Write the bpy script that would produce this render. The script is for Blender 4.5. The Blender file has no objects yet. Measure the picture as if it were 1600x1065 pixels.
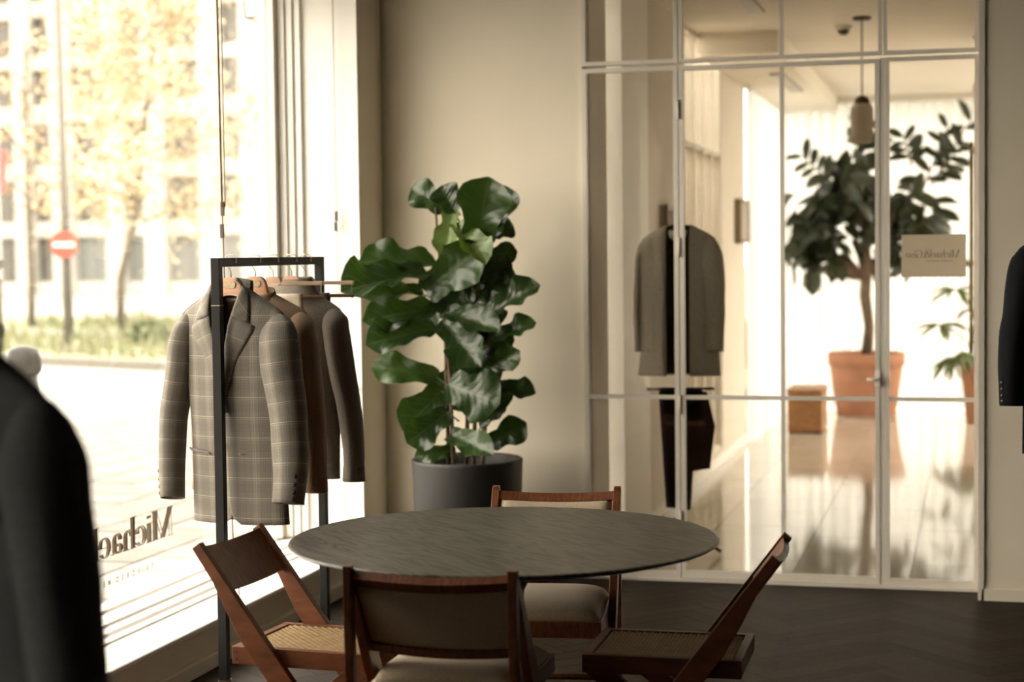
import bpy, bmesh, math, random
from mathutils import Vector, Matrix, noise
random.seed(7)
SC = bpy.context.scene
COL = SC.collection
PI = math.pi

# ------------------------------------------------------------------ camera
cam_d = bpy.data.cameras.new('camera')
cam = bpy.data.objects.new('camera', cam_d)
COL.objects.link(cam)
cam_d.sensor_width = 36.0
cam_d.lens = 2749.5 / 1600 * 36
cam_d.clip_end = 500
RGT = Vector((0.96756, 0.25238, -0.01166)); DWN = Vector((0.00131, -0.05117, -0.99869)); FWD = Vector((-0.25264, 0.96628, -0.04984))
m = Matrix.Identity(4)
for i in range(3):
    m[i][0] = RGT[i]; m[i][1] = -DWN[i]; m[i][2] = -FWD[i]
m[2][3] = 1.6
cam.matrix_world = m
cam_d.dof.use_dof = True
cam_d.dof.focus_distance = 6.0
cam_d.dof.aperture_fstop = 2.1
SC.camera = cam

# ------------------------------------------------------------------ light: overcast daylight, exposure
world = bpy.data.worlds.new('overcast_sky')
SC.world = world
world.use_nodes = True
_bg = world.node_tree.nodes['Background']
_bg.inputs[0].default_value = (1.0, 0.905, 0.775, 1)
_bg.inputs[1].default_value = 1.0
SC.view_settings.view_transform = 'Standard'
SC.view_settings.look = 'None'
SC.view_settings.gamma = 1
SC.view_settings.use_curve_mapping = False
SC.view_settings.exposure = 3.38

# ------------------------------------------------------------------ helpers
MATS = {}
def mat(name, col, rough=.6, metal=0., spec=.5, var=0., vscale=8., bump=0., bscale=60., stretch=None, col2=None, sheen=0., emit=None):
    if name in MATS: return MATS[name]
    M = bpy.data.materials.new(name); M.use_nodes = True
    nt = M.node_tree; N = nt.nodes; L = nt.links
    b = N['Principled BSDF']
    b.inputs['Base Color'].default_value = (*col, 1)
    b.inputs['Roughness'].default_value = rough
    b.inputs['Metallic'].default_value = metal
    b.inputs['Specular IOR Level'].default_value = spec
    if sheen: b.inputs['Sheen Weight'].default_value = sheen
    if emit:
        b.inputs['Emission Color'].default_value = (*emit[0], 1); b.inputs['Emission Strength'].default_value = emit[1]
    if var or bump:
        tc = N.new('ShaderNodeTexCoord'); mp = N.new('ShaderNodeMapping')
        L.new(tc.outputs['Object'], mp.inputs[0])
        if stretch: mp.inputs['Scale'].default_value = stretch
    if var:
        n = N.new('ShaderNodeTexNoise'); n.inputs['Scale'].default_value = vscale; n.inputs['Detail'].default_value = 6
        L.new(mp.outputs[0], n.inputs['Vector'])
        r = N.new('ShaderNodeValToRGB')
        c2 = col2 or tuple(c * (1 - var) for c in col)
        r.color_ramp.elements[0].position = .35; r.color_ramp.elements[1].position = .68
        r.color_ramp.elements[0].color = (*c2, 1); r.color_ramp.elements[1].color = (*col, 1)
        L.new(n.outputs['Fac'], r.inputs[0]); L.new(r.outputs[0], b.inputs['Base Color'])
    if bump:
        n2 = N.new('ShaderNodeTexNoise'); n2.inputs['Scale'].default_value = bscale; n2.inputs['Detail'].default_value = 4
        L.new(mp.outputs[0], n2.inputs['Vector'])
        bp = N.new('ShaderNodeBump'); bp.inputs['Strength'].default_value = bump; bp.inputs['Distance'].default_value = .01
        L.new(n2.outputs['Fac'], bp.inputs['Height']); L.new(bp.outputs[0], b.inputs['Normal'])
    MATS[name] = M
    return M

def glass_mat(name, tint=(.97, .97, .96), refl=.035):
    M = bpy.data.materials.new(name); M.use_nodes = True
    nt = M.node_tree; N = nt.nodes; L = nt.links
    N.remove(N['Principled BSDF'])
    t = N.new('ShaderNodeBsdfTransparent'); t.inputs[0].default_value = (*tint, 1)
    g = N.new('ShaderNodeBsdfGlossy'); g.inputs['Roughness'].default_value = .01; g.inputs[0].default_value = (1, 1, 1, 1)
    lw = N.new('ShaderNodeLayerWeight'); lw.inputs[0].default_value = .5      # 'Facing' = 1 - |cos|
    pw = N.new('ShaderNodeMath'); pw.operation = 'POWER'; pw.inputs[1].default_value = 5; L.new(lw.outputs['Facing'], pw.inputs[0])
    f = N.new('ShaderNodeMath'); f.operation = 'MULTIPLY_ADD'; f.inputs[1].default_value = .9; f.inputs[2].default_value = refl; L.new(pw.outputs[0], f.inputs[0])
    mx = N.new('ShaderNodeMixShader')
    L.new(f.outputs[0], mx.inputs[0]); L.new(t.outputs[0], mx.inputs[1]); L.new(g.outputs[0], mx.inputs[2])
    L.new(mx.outputs[0], N['Material Output'].inputs[0])
    MATS[name] = M
    return M

def cloth_trans(name, col, trans=.6, clear=.0):
    M = bpy.data.materials.new(name); M.use_nodes = True
    nt = M.node_tree; N = nt.nodes; L = nt.links
    N.remove(N['Principled BSDF'])
    d = N.new('ShaderNodeBsdfDiffuse'); d.inputs[0].default_value = (*col, 1)
    t = N.new('ShaderNodeBsdfTranslucent'); t.inputs[0].default_value = (*col, 1)
    mx = N.new('ShaderNodeMixShader'); mx.inputs[0].default_value = trans
    L.new(d.outputs[0], mx.inputs[1]); L.new(t.outputs[0], mx.inputs[2])
    out = mx.outputs[0]
    if clear:
        c = N.new('ShaderNodeBsdfTransparent'); m2 = N.new('ShaderNodeMixShader'); m2.inputs[0].default_value = clear
        L.new(out, m2.inputs[1]); L.new(c.outputs[0], m2.inputs[2]); out = m2.outputs[0]
    L.new(out, N['Material Output'].inputs[0])
    MATS[name] = M
    return M

class MB:
    """collects geometry of ONE part"""
    def __init__(s): s.v = []; s.f = []; s.uv = {}
    def add(s, vs, fs):
        o = len(s.v); s.v += [tuple(v) for v in vs]; s.f += [tuple(i + o for i in f) for f in fs]; return s
    def box(s, x0, x1, y0, y1, z0, z1, M=None):
        vs = [Vector((x, y, z)) for z in (z0, z1) for y in (y0, y1) for x in (x0, x1)]
        if M: vs = [M @ v for v in vs]
        return s.add(vs, [(0, 2, 3, 1), (4, 5, 7, 6), (0, 1, 5, 4), (2, 6, 7, 3), (0, 4, 6, 2), (1, 3, 7, 5)])
    def prism(s, poly, a0, a1, axis='y'):
        """polygon extruded along axis; poly in the two other coords"""
        def P(p, a):
            return (p[0], a, p[1]) if axis == 'y' else ((p[0], p[1], a) if axis == 'z' else (a, p[0], p[1]))
        n = len(poly)
        vs = [P(p, a0) for p in poly] + [P(p, a1) for p in poly]
        fs = [tuple(range(n)), tuple(range(2 * n - 1, n - 1, -1))]
        fs += [(i, i + n, (i + 1) % n + n, (i + 1) % n) for i in range(n)]
        return s.add(vs, fs)
    def tube(s, pts, rad, seg=8, cap=True):
        pts = [Vector(p) for p in pts]; n = len(pts)
        if not isinstance(rad, (list, tuple)): rad = [rad] * n
        o = len(s.v); up = None
        for i, p in enumerate(pts):
            t = (pts[min(i + 1, n - 1)] - pts[max(i - 1, 0)]).normalized()
            if up is None: up = t.orthogonal().normalized()
            up = (up - t * up.dot(t))
            up = up.normalized() if up.length > 1e-6 else t.orthogonal().normalized()
            w = t.cross(up)
            for k in range(seg):
                a = 2 * PI * k / seg
                s.v.append(tuple(p + (up * math.cos(a) + w * math.sin(a)) * rad[i]))
        for i in range(n - 1):
            for k in range(seg):
                a = o + i * seg + k; b = o + i * seg + (k + 1) % seg
                s.f.append((a, b, b + seg, a + seg))
        if cap:
            s.f.append(tuple(o + k for k in range(seg))[::-1]); s.f.append(tuple(o + (n - 1) * seg + k for k in range(seg)))
        return s
    def lathe(s, prof, seg=32, c=(0, 0, 0), cap=True):
        o = len(s.v); n = len(prof)
        for r, z in prof:
            for k in range(seg):
                a = 2 * PI * k / seg
                s.v.append((c[0] + r * math.cos(a), c[1] + r * math.sin(a), c[2] + z))
        for i in range(n - 1):
            for k in range(seg):
                a = o + i * seg + k; b = o + i * seg + (k + 1) % seg
                s.f.append((a, b, b + seg, a + seg))
        if cap:
            s.f.append(tuple(o + k for k in range(seg))[::-1]); s.f.append(tuple(o + (n - 1) * seg + k for k in range(seg)))
        return s
    def grid(s, fn, nu, nv, uvf=None):
        o = len(s.v)
        for j in range(nv + 1):
            for i in range(nu + 1):
                u, v = i / nu, j / nv
                s.v.append(tuple(fn(u, v)))
                if uvf: s.uv[len(s.v) - 1] = uvf(u, v)
        for j in range(nv):
            for i in range(nu):
                a = o + j * (nu + 1) + i
                s.f.append((a, a + 1, a + nu + 2, a + nu + 1))
        return s
    def build(s, name, material, parent=None, smooth=False, bevel=0., solid=0., sub=0, local=False, weld=False):
        """verts are world coords unless local; a parent Empty is unrotated when local is False"""
        me = bpy.data.meshes.new(name)
        off = Vector((0, 0, 0))
        if parent is not None and not local:
            off = parent.matrix_basis.translation.copy()
            if parent.parent is not None: off += parent.parent.matrix_basis.translation
        me.from_pydata([tuple(Vector(v) - off) for v in s.v], [], s.f)
        if s.uv:
            ul = me.uv_layers.new(name='UVMap')
            for lp in me.loops: ul.data[lp.index].uv = s.uv.get(lp.vertex_index, (0, 0))
        bm = bmesh.new(); bm.from_mesh(me)
        if weld: bmesh.ops.remove_doubles(bm, verts=bm.verts, dist=1e-5)
        if not s.uv: bmesh.ops.recalc_face_normals(bm, faces=bm.faces)
        if bevel: bmesh.ops.bevel(bm, geom=list(bm.edges), offset=bevel, segments=2, affect='EDGES', profile=.6, clamp_overlap=True)
        bm.to_mesh(me); bm.free()
        if smooth:
            for p in me.polygons: p.use_smooth = True
        me.materials.append(MATS[material] if isinstance(material, str) else material)
        o = bpy.data.objects.new(name, me); COL.objects.link(o)
        if parent is not None: o.parent = parent
        if solid:
            md = o.modifiers.new('thickness', 'SOLIDIFY'); md.thickness = solid; md.offset = 0
        if sub:
            md = o.modifiers.new('smooth', 'SUBSURF'); md.levels = sub; md.render_levels = sub
        return o

def tag(o, label=None, cat=None, group=None, kind=None):
    if label: o['label'] = label
    if cat: o['category'] = cat
    if group: o['group'] = group
    if kind: o['kind'] = kind
    return o
def thing(name, label, cat, loc=(0, 0, 0), rz=0., group=None, kind=None):
    o = bpy.data.objects.new(name, None); COL.objects.link(o)
    o.location = loc; o.rotation_euler = (0, 0, rz); o.empty_display_size = .1
    return tag(o, label, cat, group, kind)
def struct(name, mb, material, parent=None, **k):
    o = mb.build(name, material, parent, **k)
    if parent is None: o['kind'] = 'structure'
    return o
def bx(x0, x1, y0, y1, z0, z1): return MB().box(x0, x1, y0, y1, z0, z1)
def smooth01(t): t = max(0, min(1, t)); return t * t * (3 - 2 * t)
def interp(tab, x):
    if x <= tab[0][0]: return tab[0][1]
    for (a, b), (c, d) in zip(tab, tab[1:]):
        if x <= c: return b + (d - b) * (x - a) / (c - a)
    return tab[-1][1]

# ------------------------------------------------------------------ materials
mat('wall_paint', (.80, .72, .575), .75, var=.05, vscale=3, bump=.03, bscale=140)
mat('white_paint', (.90, .875, .82), .5, var=.04, vscale=5)
mat('sill_paint', (.88, .86, .81), .35, var=.03, vscale=5)
mat('frame_paint', (.72, .67, .58), .45, var=.05, vscale=6)
mat('ceiling_paint', (.78, .72, .62), .8, var=.04, vscale=3)
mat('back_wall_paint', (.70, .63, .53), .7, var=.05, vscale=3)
mat('black_steel', (.0065, .0058, .005), .5, spec=.22, var=.2, vscale=20)
mat('steel_hook', (.35, .29, .22), .3, metal=.9, var=.1, vscale=30)
mat('brass', (.62, .46, .24), .3, metal=.9, var=.12, vscale=40)
mat('gold_plaque', (.30, .22, .125), .4, metal=.3, var=.25, vscale=90)
mat('hanger_wood', (.50, .235, .105), .35, var=.35, vscale=6, stretch=(2, 8, 14))
mat('pale_hanger_wood', (.46, .30, .19), .4, var=.3, vscale=6, stretch=(2, 8, 14))
mat('teak', (.19, .064, .024), .4, spec=.35, var=.45, vscale=5, stretch=(2.2, 22, 6), bump=.06, bscale=40)
mat('cane', (.50, .335, .165), .55, var=.25, vscale=60)
mat('beige_fabric', (.46, .365, .25), .9, var=.22, vscale=220, bump=.15, bscale=500, sheen=.1)
pass
mat('oak_dark', (.021, .0125, .0066), .5, spec=.07, var=.45, vscale=6, stretch=(3, 3, 1), bump=.05, bscale=80)
mat('oak_dark_b', (.017, .0098, .005), .52, spec=.07, var=.45, vscale=6, stretch=(3, 3, 1), bump=.05, bscale=80)
mat('subfloor', (.009, .006, .004), .7, var=.2)
mat('pot_grey', (.018, .0165, .015), .55, var=.15, vscale=10, bump=.04, bscale=120)
mat('soil', (.05, .032, .02), .95, var=.5, vscale=40, bump=.5, bscale=60)
mat('terracotta', (.42, .195, .11), .75, var=.18, vscale=6, bump=.05, bscale=60)
mat('box_wood', (.36, .17, .06), .5, var=.4, vscale=4, stretch=(3, 20, 8))
mat('bark', (.16, .105, .065), .85, var=.5, vscale=14, stretch=(3, 3, 1), bump=.4, bscale=40)
mat('stem_green', (.10, .12, .05), .6, var=.3, vscale=20)
mat('marble_tile', (.60, .55, .47), .07, var=.10, vscale=2.2, spec=.6)
mat('marble_tile_b', (.56, .51, .435), .08, var=.10, vscale=2.2, spec=.6)
mat('grout', (.25, .22, .18), .8, var=.2)
mat('navy_wool', (.0045, .0052, .007), .9, spec=.2, var=.3, vscale=120, bump=.1, bscale=300, sheen=.03)
mat('black_wool', (.006, .006, .006), .9, spec=.2, var=.3, vscale=120, bump=.1, bscale=300)
mat('charcoal_wool', (.10, .112, .115), .85, var=.25, vscale=90, bump=.12, bscale=300, sheen=.04)
mat('reflection_grey_wool', (.36, .325, .265), .9, var=.18, vscale=90, bump=.1, bscale=300)  # black jacket's sides: pale reflection in the glass painted as grey cloth
mat('dark_grey_wool', (.055, .05, .043), .9, var=.18, vscale=90, bump=.1, bscale=300)
mat('tan_knit', (.30, .20, .122), .9, var=.22, vscale=160, bump=.3, bscale=420, sheen=.1)
mat('grey_knit', (.20, .175, .142), .9, var=.25, vscale=160, bump=.3, bscale=420, sheen=.1)
mat('lining', (.085, .043, .026), .35, var=.5, vscale=9, stretch=(6, 6, 1.5))
mat('white_cotton', (.75, .72, .66), .8, var=.06, vscale=60)
mat('cream_wool', (.68, .60, .47), .9, var=.1, vscale=60)
mat('brown_wool', (.05, .035, .025), .9, var=.2, vscale=60)
mat('horn_button', (.035, .02, .012), .3, var=.3, vscale=60)
mat('ink', (.012, .011, .010), .5, var=.1)
mat('reflection_brown', (.30, .20, .10), .5, var=.1)  # colour of the painted lettering reflection
mat('ink_grey', (.20, .17, .13), .6, var=.1)
cloth_trans('sign_card', (.86, .81, .72), .62)
mat('cord_brown', (.13, .085, .05), .7, var=.2, vscale=60)
mat('cord_clip', (.04, .022, .015), .4, var=.2)
mat('pale_cord', (.55, .47, .34), .7, var=.2, vscale=60)
cloth_trans('opal', (.66, .60, .53), .32)
mat('sconce_metal', (.30, .24, .165), .5, metal=.3, var=.1)
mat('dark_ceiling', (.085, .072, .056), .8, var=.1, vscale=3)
mat('bronze', (.10, .065, .035), .4, metal=.5, var=.2)
mat('vent_dark', (.10, .08, .06), .6, var=.2)
mat('mirror_glass', (.85, .85, .85), .02, metal=1., var=.02)
mat('facade', (.32, .307, .28), .8, var=.06, vscale=.6)
mat('facade_shade', (.17, .16, .14), .8, var=.08, vscale=.6)
mat('far_pane', (.092, .085, .072), .3, var=.35, vscale=1.2, spec=.3)
mat('far_blind', (.13, .135, .125), .6, var=.1, vscale=1.2)
mat('asphalt', (.215, .208, .196), .85, var=.10, vscale=.8)
mat('paving', (.128, .121, .108), .8, var=.14, vscale=5)
mat('paving_b', (.108, .101, .089), .8, var=.14, vscale=5)
mat('joint', (.038, .034, .028), .9, var=.2)
mat('kerb_stone', (.13, .12, .10), .8, var=.1)
mat('grass', (.125, .142, .066), .9, var=.35, vscale=1.5, col2=(.18, .172, .105))
mat('hedge', (.085, .105, .045), .9, var=.4, vscale=3)
mat('post_grey', (.095, .087, .075), .6, var=.1)
mat('sign_red', (.22, .040, .022), .5, var=.05)
mat('sign_white', (.5, .48, .45), .5, var=.03)
mat('banner_red', (.26, .06, .055), .7, var=.1)
mat('steel', (.5, .48, .45), .25, metal=.9, var=.1)
mat('bollard_steel', (.030, .029, .027), .35, spec=.12, var=.1)
mat('leaf_yellow', (.45, .36, .225), .7, var=.4, vscale=1.2, col2=(.34, .28, .18))
mat('leaf_orange', (.45, .32, .18), .7, var=.4, vscale=1.2, col2=(.36, .28, .17))
mat('trunk_far', (.12, .098, .07), .9, var=.3)
glass_mat('window_glass', (.98, .98, .97))
glass_mat('partition_glass', (.97, .965, .95))
glass_mat('lantern_glass', (.93, .93, .9))
cloth_trans('sheer', (.63, .63, .61), .56, .02)
mat('dark_panel', (.09, .07, .052), .6, var=.3, vscale=4)

def leaf_mat(name, c1, c2, vein, rough):
    M = bpy.data.materials.new(name); M.use_nodes = True
    nt = M.node_tree; N = nt.nodes; L = nt.links; b = N['Principled BSDF']
    b.inputs['Roughness'].default_value = rough
    uv = N.new('ShaderNodeUVMap'); sp = N.new('ShaderNodeSeparateXYZ'); L.new(uv.outputs[0], sp.inputs[0])
    ab = N.new('ShaderNodeMath'); ab.operation = 'ABSOLUTE'; L.new(sp.outputs[0], ab.inputs[0])
    # side veins: fract((v - |u|*.5)*7) near 0, midrib: |u| small
    mu = N.new('ShaderNodeMath'); mu.operation = 'MULTIPLY_ADD'; mu.inputs[1].default_value = -.28; L.new(ab.outputs[0], mu.inputs[0]); L.new(sp.outputs[1], mu.inputs[2])
    m7 = N.new('ShaderNodeMath'); m7.operation = 'MULTIPLY'; m7.inputs[1].default_value = 7; L.new(mu.outputs[0], m7.inputs[0])
    pp = N.new('ShaderNodeMath'); pp.operation = 'PINGPONG'; pp.inputs[1].default_value = .5; L.new(m7.outputs[0], pp.inputs[0])
    l1 = N.new('ShaderNodeMath'); l1.operation = 'LESS_THAN'; l1.inputs[1].default_value = .045; L.new(pp.outputs[0], l1.inputs[0])
    l2 = N.new('ShaderNodeMath'); l2.operation = 'LESS_THAN'; l2.inputs[1].default_value = .045; L.new(ab.outputs[0], l2.inputs[0])
    mx = N.new('ShaderNodeMath'); mx.operation = 'MAXIMUM'; L.new(l1.outputs[0], mx.inputs[0]); L.new(l2.outputs[0], mx.inputs[1])
    oi = N.new('ShaderNodeObjectInfo')
    c = N.new('ShaderNodeMix'); c.data_type = 'RGBA'; c.inputs[6].default_value = (*c1, 1); c.inputs[7].default_value = (*c2, 1); L.new(oi.outputs['Random'], c.inputs[0])
    c3 = N.new('ShaderNodeMix'); c3.data_type = 'RGBA'; L.new(mx.outputs[0], c3.inputs[0]); L.new(c.outputs[2], c3.inputs[6]); c3.inputs[7].default_value = (*vein, 1)
    L.new(c3.outputs[2], b.inputs['Base Color'])
    bp = N.new('ShaderNodeBump'); bp.inputs['Strength'].default_value = .35; bp.inputs['Distance'].default_value = .006; bp.invert = True
    L.new(pp.outputs[0], bp.inputs['Height']); L.new(bp.outputs[0], b.inputs['Normal'])
    tr = N.new('ShaderNodeBsdfTranslucent'); tr.inputs[0].default_value = (c2[0] * 2.2, c2[1] * 2.4, c2[2] * .9, 1)
    ms = N.new('ShaderNodeMixShader'); ms.inputs[0].default_value = .14
    L.new(b.outputs[0], ms.inputs[1]); L.new(tr.outputs[0], ms.inputs[2]); L.new(ms.outputs[0], N['Material Output'].inputs[0])
    MATS[name] = M
leaf_mat('fig_leaf', (.012, .026, .009), (.030, .060, .014), (.055, .08, .028), .3)
leaf_mat('fig_leaf_pale', (.085, .135, .03), (.11, .16, .045), (.15, .2, .07), .4)
leaf_mat('rubber_leaf', (.012, .020, .010), (.030, .036, .016), (.03, .04, .02), .3)
leaf_mat('small_leaf', (.05, .075, .02), (.09, .11, .035), (.09, .12, .04), .4)

def plaid_mat():
    M = bpy.data.materials.new('plaid_wool'); M.use_nodes = True
    nt = M.node_tree; N = nt.nodes; L = nt.links; b = N['Principled BSDF']
    b.inputs['Roughness'].default_value = .9; b.inputs['Sheen Weight'].default_value = .08
    uv = N.new('ShaderNodeUVMap'); sp = N.new('ShaderNodeSeparateXYZ'); L.new(uv.outputs[0], sp.inputs[0])
    def op(o, a, bv=None, c=None):
        n = N.new('ShaderNodeMath'); n.operation = o
        for i, x in enumerate((a, bv, c)):
            if x is None: continue
            if isinstance(x, (int, float)): n.inputs[i].default_value = x
            else: L.new(x, n.inputs[i])
        return n.outputs[0]
    def band(co, period, off, half):     # 1 inside a stripe of +-half metres
        p = op('PINGPONG', op('ADD', co, off + 40 * period), period / 2)
        return op('LESS_THAN', p, half)
    U, V = sp.outputs[0], sp.outputs[1]
    lines = op('MAXIMUM', band(V, .073, 0, .0011), op('MULTIPLY', band(V, .073, .0075, .0008), .5))
    linev = op('MAXIMUM', op('MULTIPLY', band(U, .062, 0, .0009), .55), op('MULTIPLY', band(U, .062, .007, .0007), .35))
    ln = op('MAXIMUM', lines, linev)
    # glen check: fine dark stripes in blocks
    fine = op('MULTIPLY', band(U, .0052, 0, .0013), op('SUBTRACT', 1, band(U, .062, .0, .013)))
    fine2 = op('MULTIPLY', band(V, .0052, 0, .0013), .6)
    dk = op('MULTIPLY', op('MAXIMUM', fine, op('MULTIPLY', fine2, band(V, .073, .036, .016))), .42)
    nz = N.new('ShaderNodeTexNoise'); nz.inputs['Scale'].default_value = 420; nz.inputs['Detail'].default_value = 3
    L.new(uv.outputs[0], nz.inputs['Vector'])
    c0 = N.new('ShaderNodeMix'); c0.data_type = 'RGBA'; c0.inputs[6].default_value = (.084, .075, .062, 1); c0.inputs[7].default_value = (.265, .238, .197, 1); L.new(nz.outputs['Fac'], c0.inputs[0])
    c1 = N.new('ShaderNodeMix'); c1.data_type = 'RGBA'; L.new(dk, c1.inputs[0]); L.new(c0.outputs[2], c1.inputs[6]); c1.inputs[7].default_value = (.035, .03, .024, 1)
    c2 = N.new('ShaderNodeMix'); c2.data_type = 'RGBA'; L.new(op('MULTIPLY', ln, .5), c2.inputs[0]); L.new(c1.outputs[2], c2.inputs[6]); c2.inputs[7].default_value = (.50, .44, .35, 1)
    L.new(c2.outputs[2], b.inputs['Base Color'])
    MATS['plaid_wool'] = M
plaid_mat()

def table_mat():
    M = bpy.data.materials.new('table_stain'); M.use_nodes = True
    nt = M.node_tree; N = nt.nodes; L = nt.links; b = N['Principled BSDF']
    b.inputs['Roughness'].default_value = .36; b.inputs['Specular IOR Level'].default_value = .34
    tc = N.new('ShaderNodeTexCoord'); mp = N.new('ShaderNodeMapping'); mp.inputs['Rotation'].default_value = (0, 0, .75)
    L.new(tc.outputs['Object'], mp.inputs[0])
    mp2 = N.new('ShaderNodeMapping'); mp2.inputs['Scale'].default_value = (.9, 5.5, 1); L.new(mp.outputs[0], mp2.inputs[0])
    n1 = N.new('ShaderNodeTexNoise'); n1.inputs['Scale'].default_value = 1.6; n1.inputs['Detail'].default_value = 3; L.new(mp2.outputs[0], n1.inputs['Vector'])
    k = N.new('ShaderNodeMath'); k.operation = 'MULTIPLY'; k.inputs[1].default_value = 22; L.new(n1.outputs['Fac'], k.inputs[0])
    sn = N.new('ShaderNodeMath'); sn.operation = 'PINGPONG'; sn.inputs[1].default_value = 1; L.new(k.outputs[0], sn.inputs[0])
    mp3 = N.new('ShaderNodeMapping'); mp3.inputs['Scale'].default_value = (4, 45, 1); L.new(mp.outputs[0], mp3.inputs[0])
    n2 = N.new('ShaderNodeTexNoise'); n2.inputs['Scale'].default_value = 1.5; n2.inputs['Detail'].default_value = 5; L.new(mp3.outputs[0], n2.inputs['Vector'])
    mm = N.new('ShaderNodeMath'); mm.operation = 'MULTIPLY'; L.new(sn.outputs[0], mm.inputs[0]); L.new(n2.outputs['Fac'], mm.inputs[1])
    r = N.new('ShaderNodeValToRGB'); r.color_ramp.elements[0].position = .05; r.color_ramp.elements[1].position = .6
    r.color_ramp.elements[0].color = (.088, .078, .063, 1); r.color_ramp.elements[1].color = (.010, .009, .0078, 1)
    L.new(mm.outputs[0], r.inputs[0]); L.new(r.outputs[0], b.inputs['Base Color'])
    bp = N.new('ShaderNodeBump'); bp.inputs['Strength'].default_value = .25; bp.inputs['Distance'].default_value = .002
    L.new(mm.outputs[0], bp.inputs['Height']); L.new(bp.outputs[0], b.inputs['Normal'])
    MATS['table_stain'] = M
table_mat()

# ================================================================== THE ROOM
fl = struct('floor', bx(-2.87, 3.2, -2.5, 8.40, -.06, -.006), 'subfloor')
# herringbone planks: the ones that show are parts, the rest one field
PL, PW = .60, .10
c45 = math.cos(PI / 4)
G_ = .0008
RECT = (-2.868, 3.198, -2.498, 8.398)
def plank_mesh(name, material):
    return MB().box(G_, PL - G_, G_, PW - G_, -.006, 0).build(name, material, bevel=0).data
def clip(poly):
    for ax, lim, sgn in ((0, RECT[0], 1), (0, RECT[1], -1), (1, RECT[2], 1), (1, RECT[3], -1)):
        out = []
        for a, b in zip(poly, poly[1:] + poly[:1]):
            da, db = (a[ax] - lim) * sgn, (b[ax] - lim) * sgn
            if da >= 0: out.append(a)
            if da * db < 0:
                t_ = da / (da - db); out.append((a[0] + (b[0] - a[0]) * t_, a[1] + (b[1] - a[1]) * t_))
        poly = out
        if len(poly) < 3: return None
    return poly
def plank_list():
    out = []
    for b in range(-30, 31):
        for a in range(-120, 121):
            for k in (0, 1):
                x0, y0 = a * PW + b * PL, a * PW - b * PL
                if k == 0: cxy = (x0 + PL / 2, y0 + PW / 2)
                else: cxy = (x0 + PL + PW / 2, y0 + PW - PL / 2)
                org = (x0, y0) if k == 0 else (x0 + PL + PW, y0 + PW - PL)   # vertical plank: rotated +90 about its origin
                R = lambda p: (p[0] * c45 - p[1] * c45 + .13, p[0] * c45 + p[1] * c45 + 2.0)
                cx, cy = R(cxy)
                if -3.2 < cx < 3.5 and -2.8 < cy < 8.75: out.append((k, R(org), cx, cy))
    return out
pls = plank_list()
def vis(p):
    cx, cy = p[2], p[3]
    d = Vector((cx, cy, -1.6)); z = d.dot(FWD)
    if z < 1: return 9
    u = d.dot(RGT) / z * 2749.5 + 800; v = d.dot(DWN) / z * 2749.5 + 532
    return max(0, -u, u - 1600, v - 1065) / 400 + (0 if v < 1120 else .5)
pls.sort(key=vis)
pm = [plank_mesh('plank', 'oak_dark'), plank_mesh('plank', 'oak_dark_b')]
for o in [o for o in COL.objects if o.name.startswith('plank')]: bpy.data.objects.remove(o)
field = MB()
np_ = 0
for i, (k, org, cx, cy) in enumerate(pls):
    ang = PI / 4 + (PI / 2 if k else 0); ca, sa = math.cos(ang), math.sin(ang)
    quad_ = [(org[0] + x * ca - y * sa, org[1] + x * sa + y * ca) for x, y in ((G_, G_), (PL - G_, G_), (PL - G_, PW - G_), (G_, PW - G_))]
    pc = clip(quad_)
    if not pc: continue
    part = np_ < 285; np_ += 1
    if len(pc) == 4 and all(abs(a[0] - b[0]) + abs(a[1] - b[1]) < 1e-6 for a, b in zip(pc, quad_)):
        if part:
            o = bpy.data.objects.new('plank', pm[(i * 7 // 3) % 2]); COL.objects.link(o)
            o.location = (org[0], org[1], 0); o.rotation_euler = (0, 0, ang); o.parent = fl
        else: field.prism(quad_, -.006, 0, 'z')
    elif part: MB().prism(pc, -.006, 0, 'z').build('plank', 'oak_dark', fl)
    else: field.prism(pc, -.006, 0, 'z')
tag(field.build('plank_field', 'oak_dark', fl), kind='stuff')

# left wall with the shop window
wl = struct('wall_left', bx(-3.36, -2.87, 3.9, 8.1, -.12, .165), 'wall_paint')
bx(-3.36, -2.87, 8.1, 8.56, -.12, 3.3).build('corner_pier', 'wall_paint', wl)
bx(-3.36, -2.87, -2.5, .2, -.12, 3.3).build('wall_section', 'wall_paint', wl)
bx(-3.36, -2.87, 1.3, 3.9, -.12, 3.3).build('wall_section', 'wall_paint', wl)
bx(-3.36, -2.87, .2, 1.3, -.12, .3).build('wall_section', 'wall_paint', wl)
bx(-3.36, -2.87, .2, 1.3, 2.9, 3.3).build('wall_section', 'wall_paint', wl)
w10 = thing('added_window_10', None, None, (-3.3, .75, .3), kind='structure')  # extra window added behind the camera to brighten the near jacket
for (a, b, c, d) in ((.2, .27, .3, 2.9), (1.23, 1.3, .3, 2.9), (.27, 1.23, .3, .37), (.27, 1.23, 2.83, 2.9)): bx(-3.34, -3.26, a, b, c, d).build('frame', 'white_paint', w10)
bx(-3.305, -3.297, .27, 1.23, .37, 2.83).build('pane', 'window_glass', w10)
bx(-3.36, -2.87, 3.9, 8.1, 3.0, 3.3).build('lintel', 'wall_paint', wl)
bx(-3.156, -2.872, 8.085, 8.1, .188, 3.0).build('reveal_lining', 'white_paint', wl)
struct('baseboard_left', MB().prism([(-2.87, 0), (-2.852, 0), (-2.852, .05), (-2.858, .06), (-2.87, .06)], -2.5, 8.44, 'y'), 'wall_paint')
struct('trim_1', MB().prism([(-3.15, .165), (-2.852, .165), (-2.848, .170), (-2.848, .184), (-2.852, .188), (-3.15, .188)], 3.9, 8.085, 'y'), 'sill_paint')   # window sill
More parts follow.
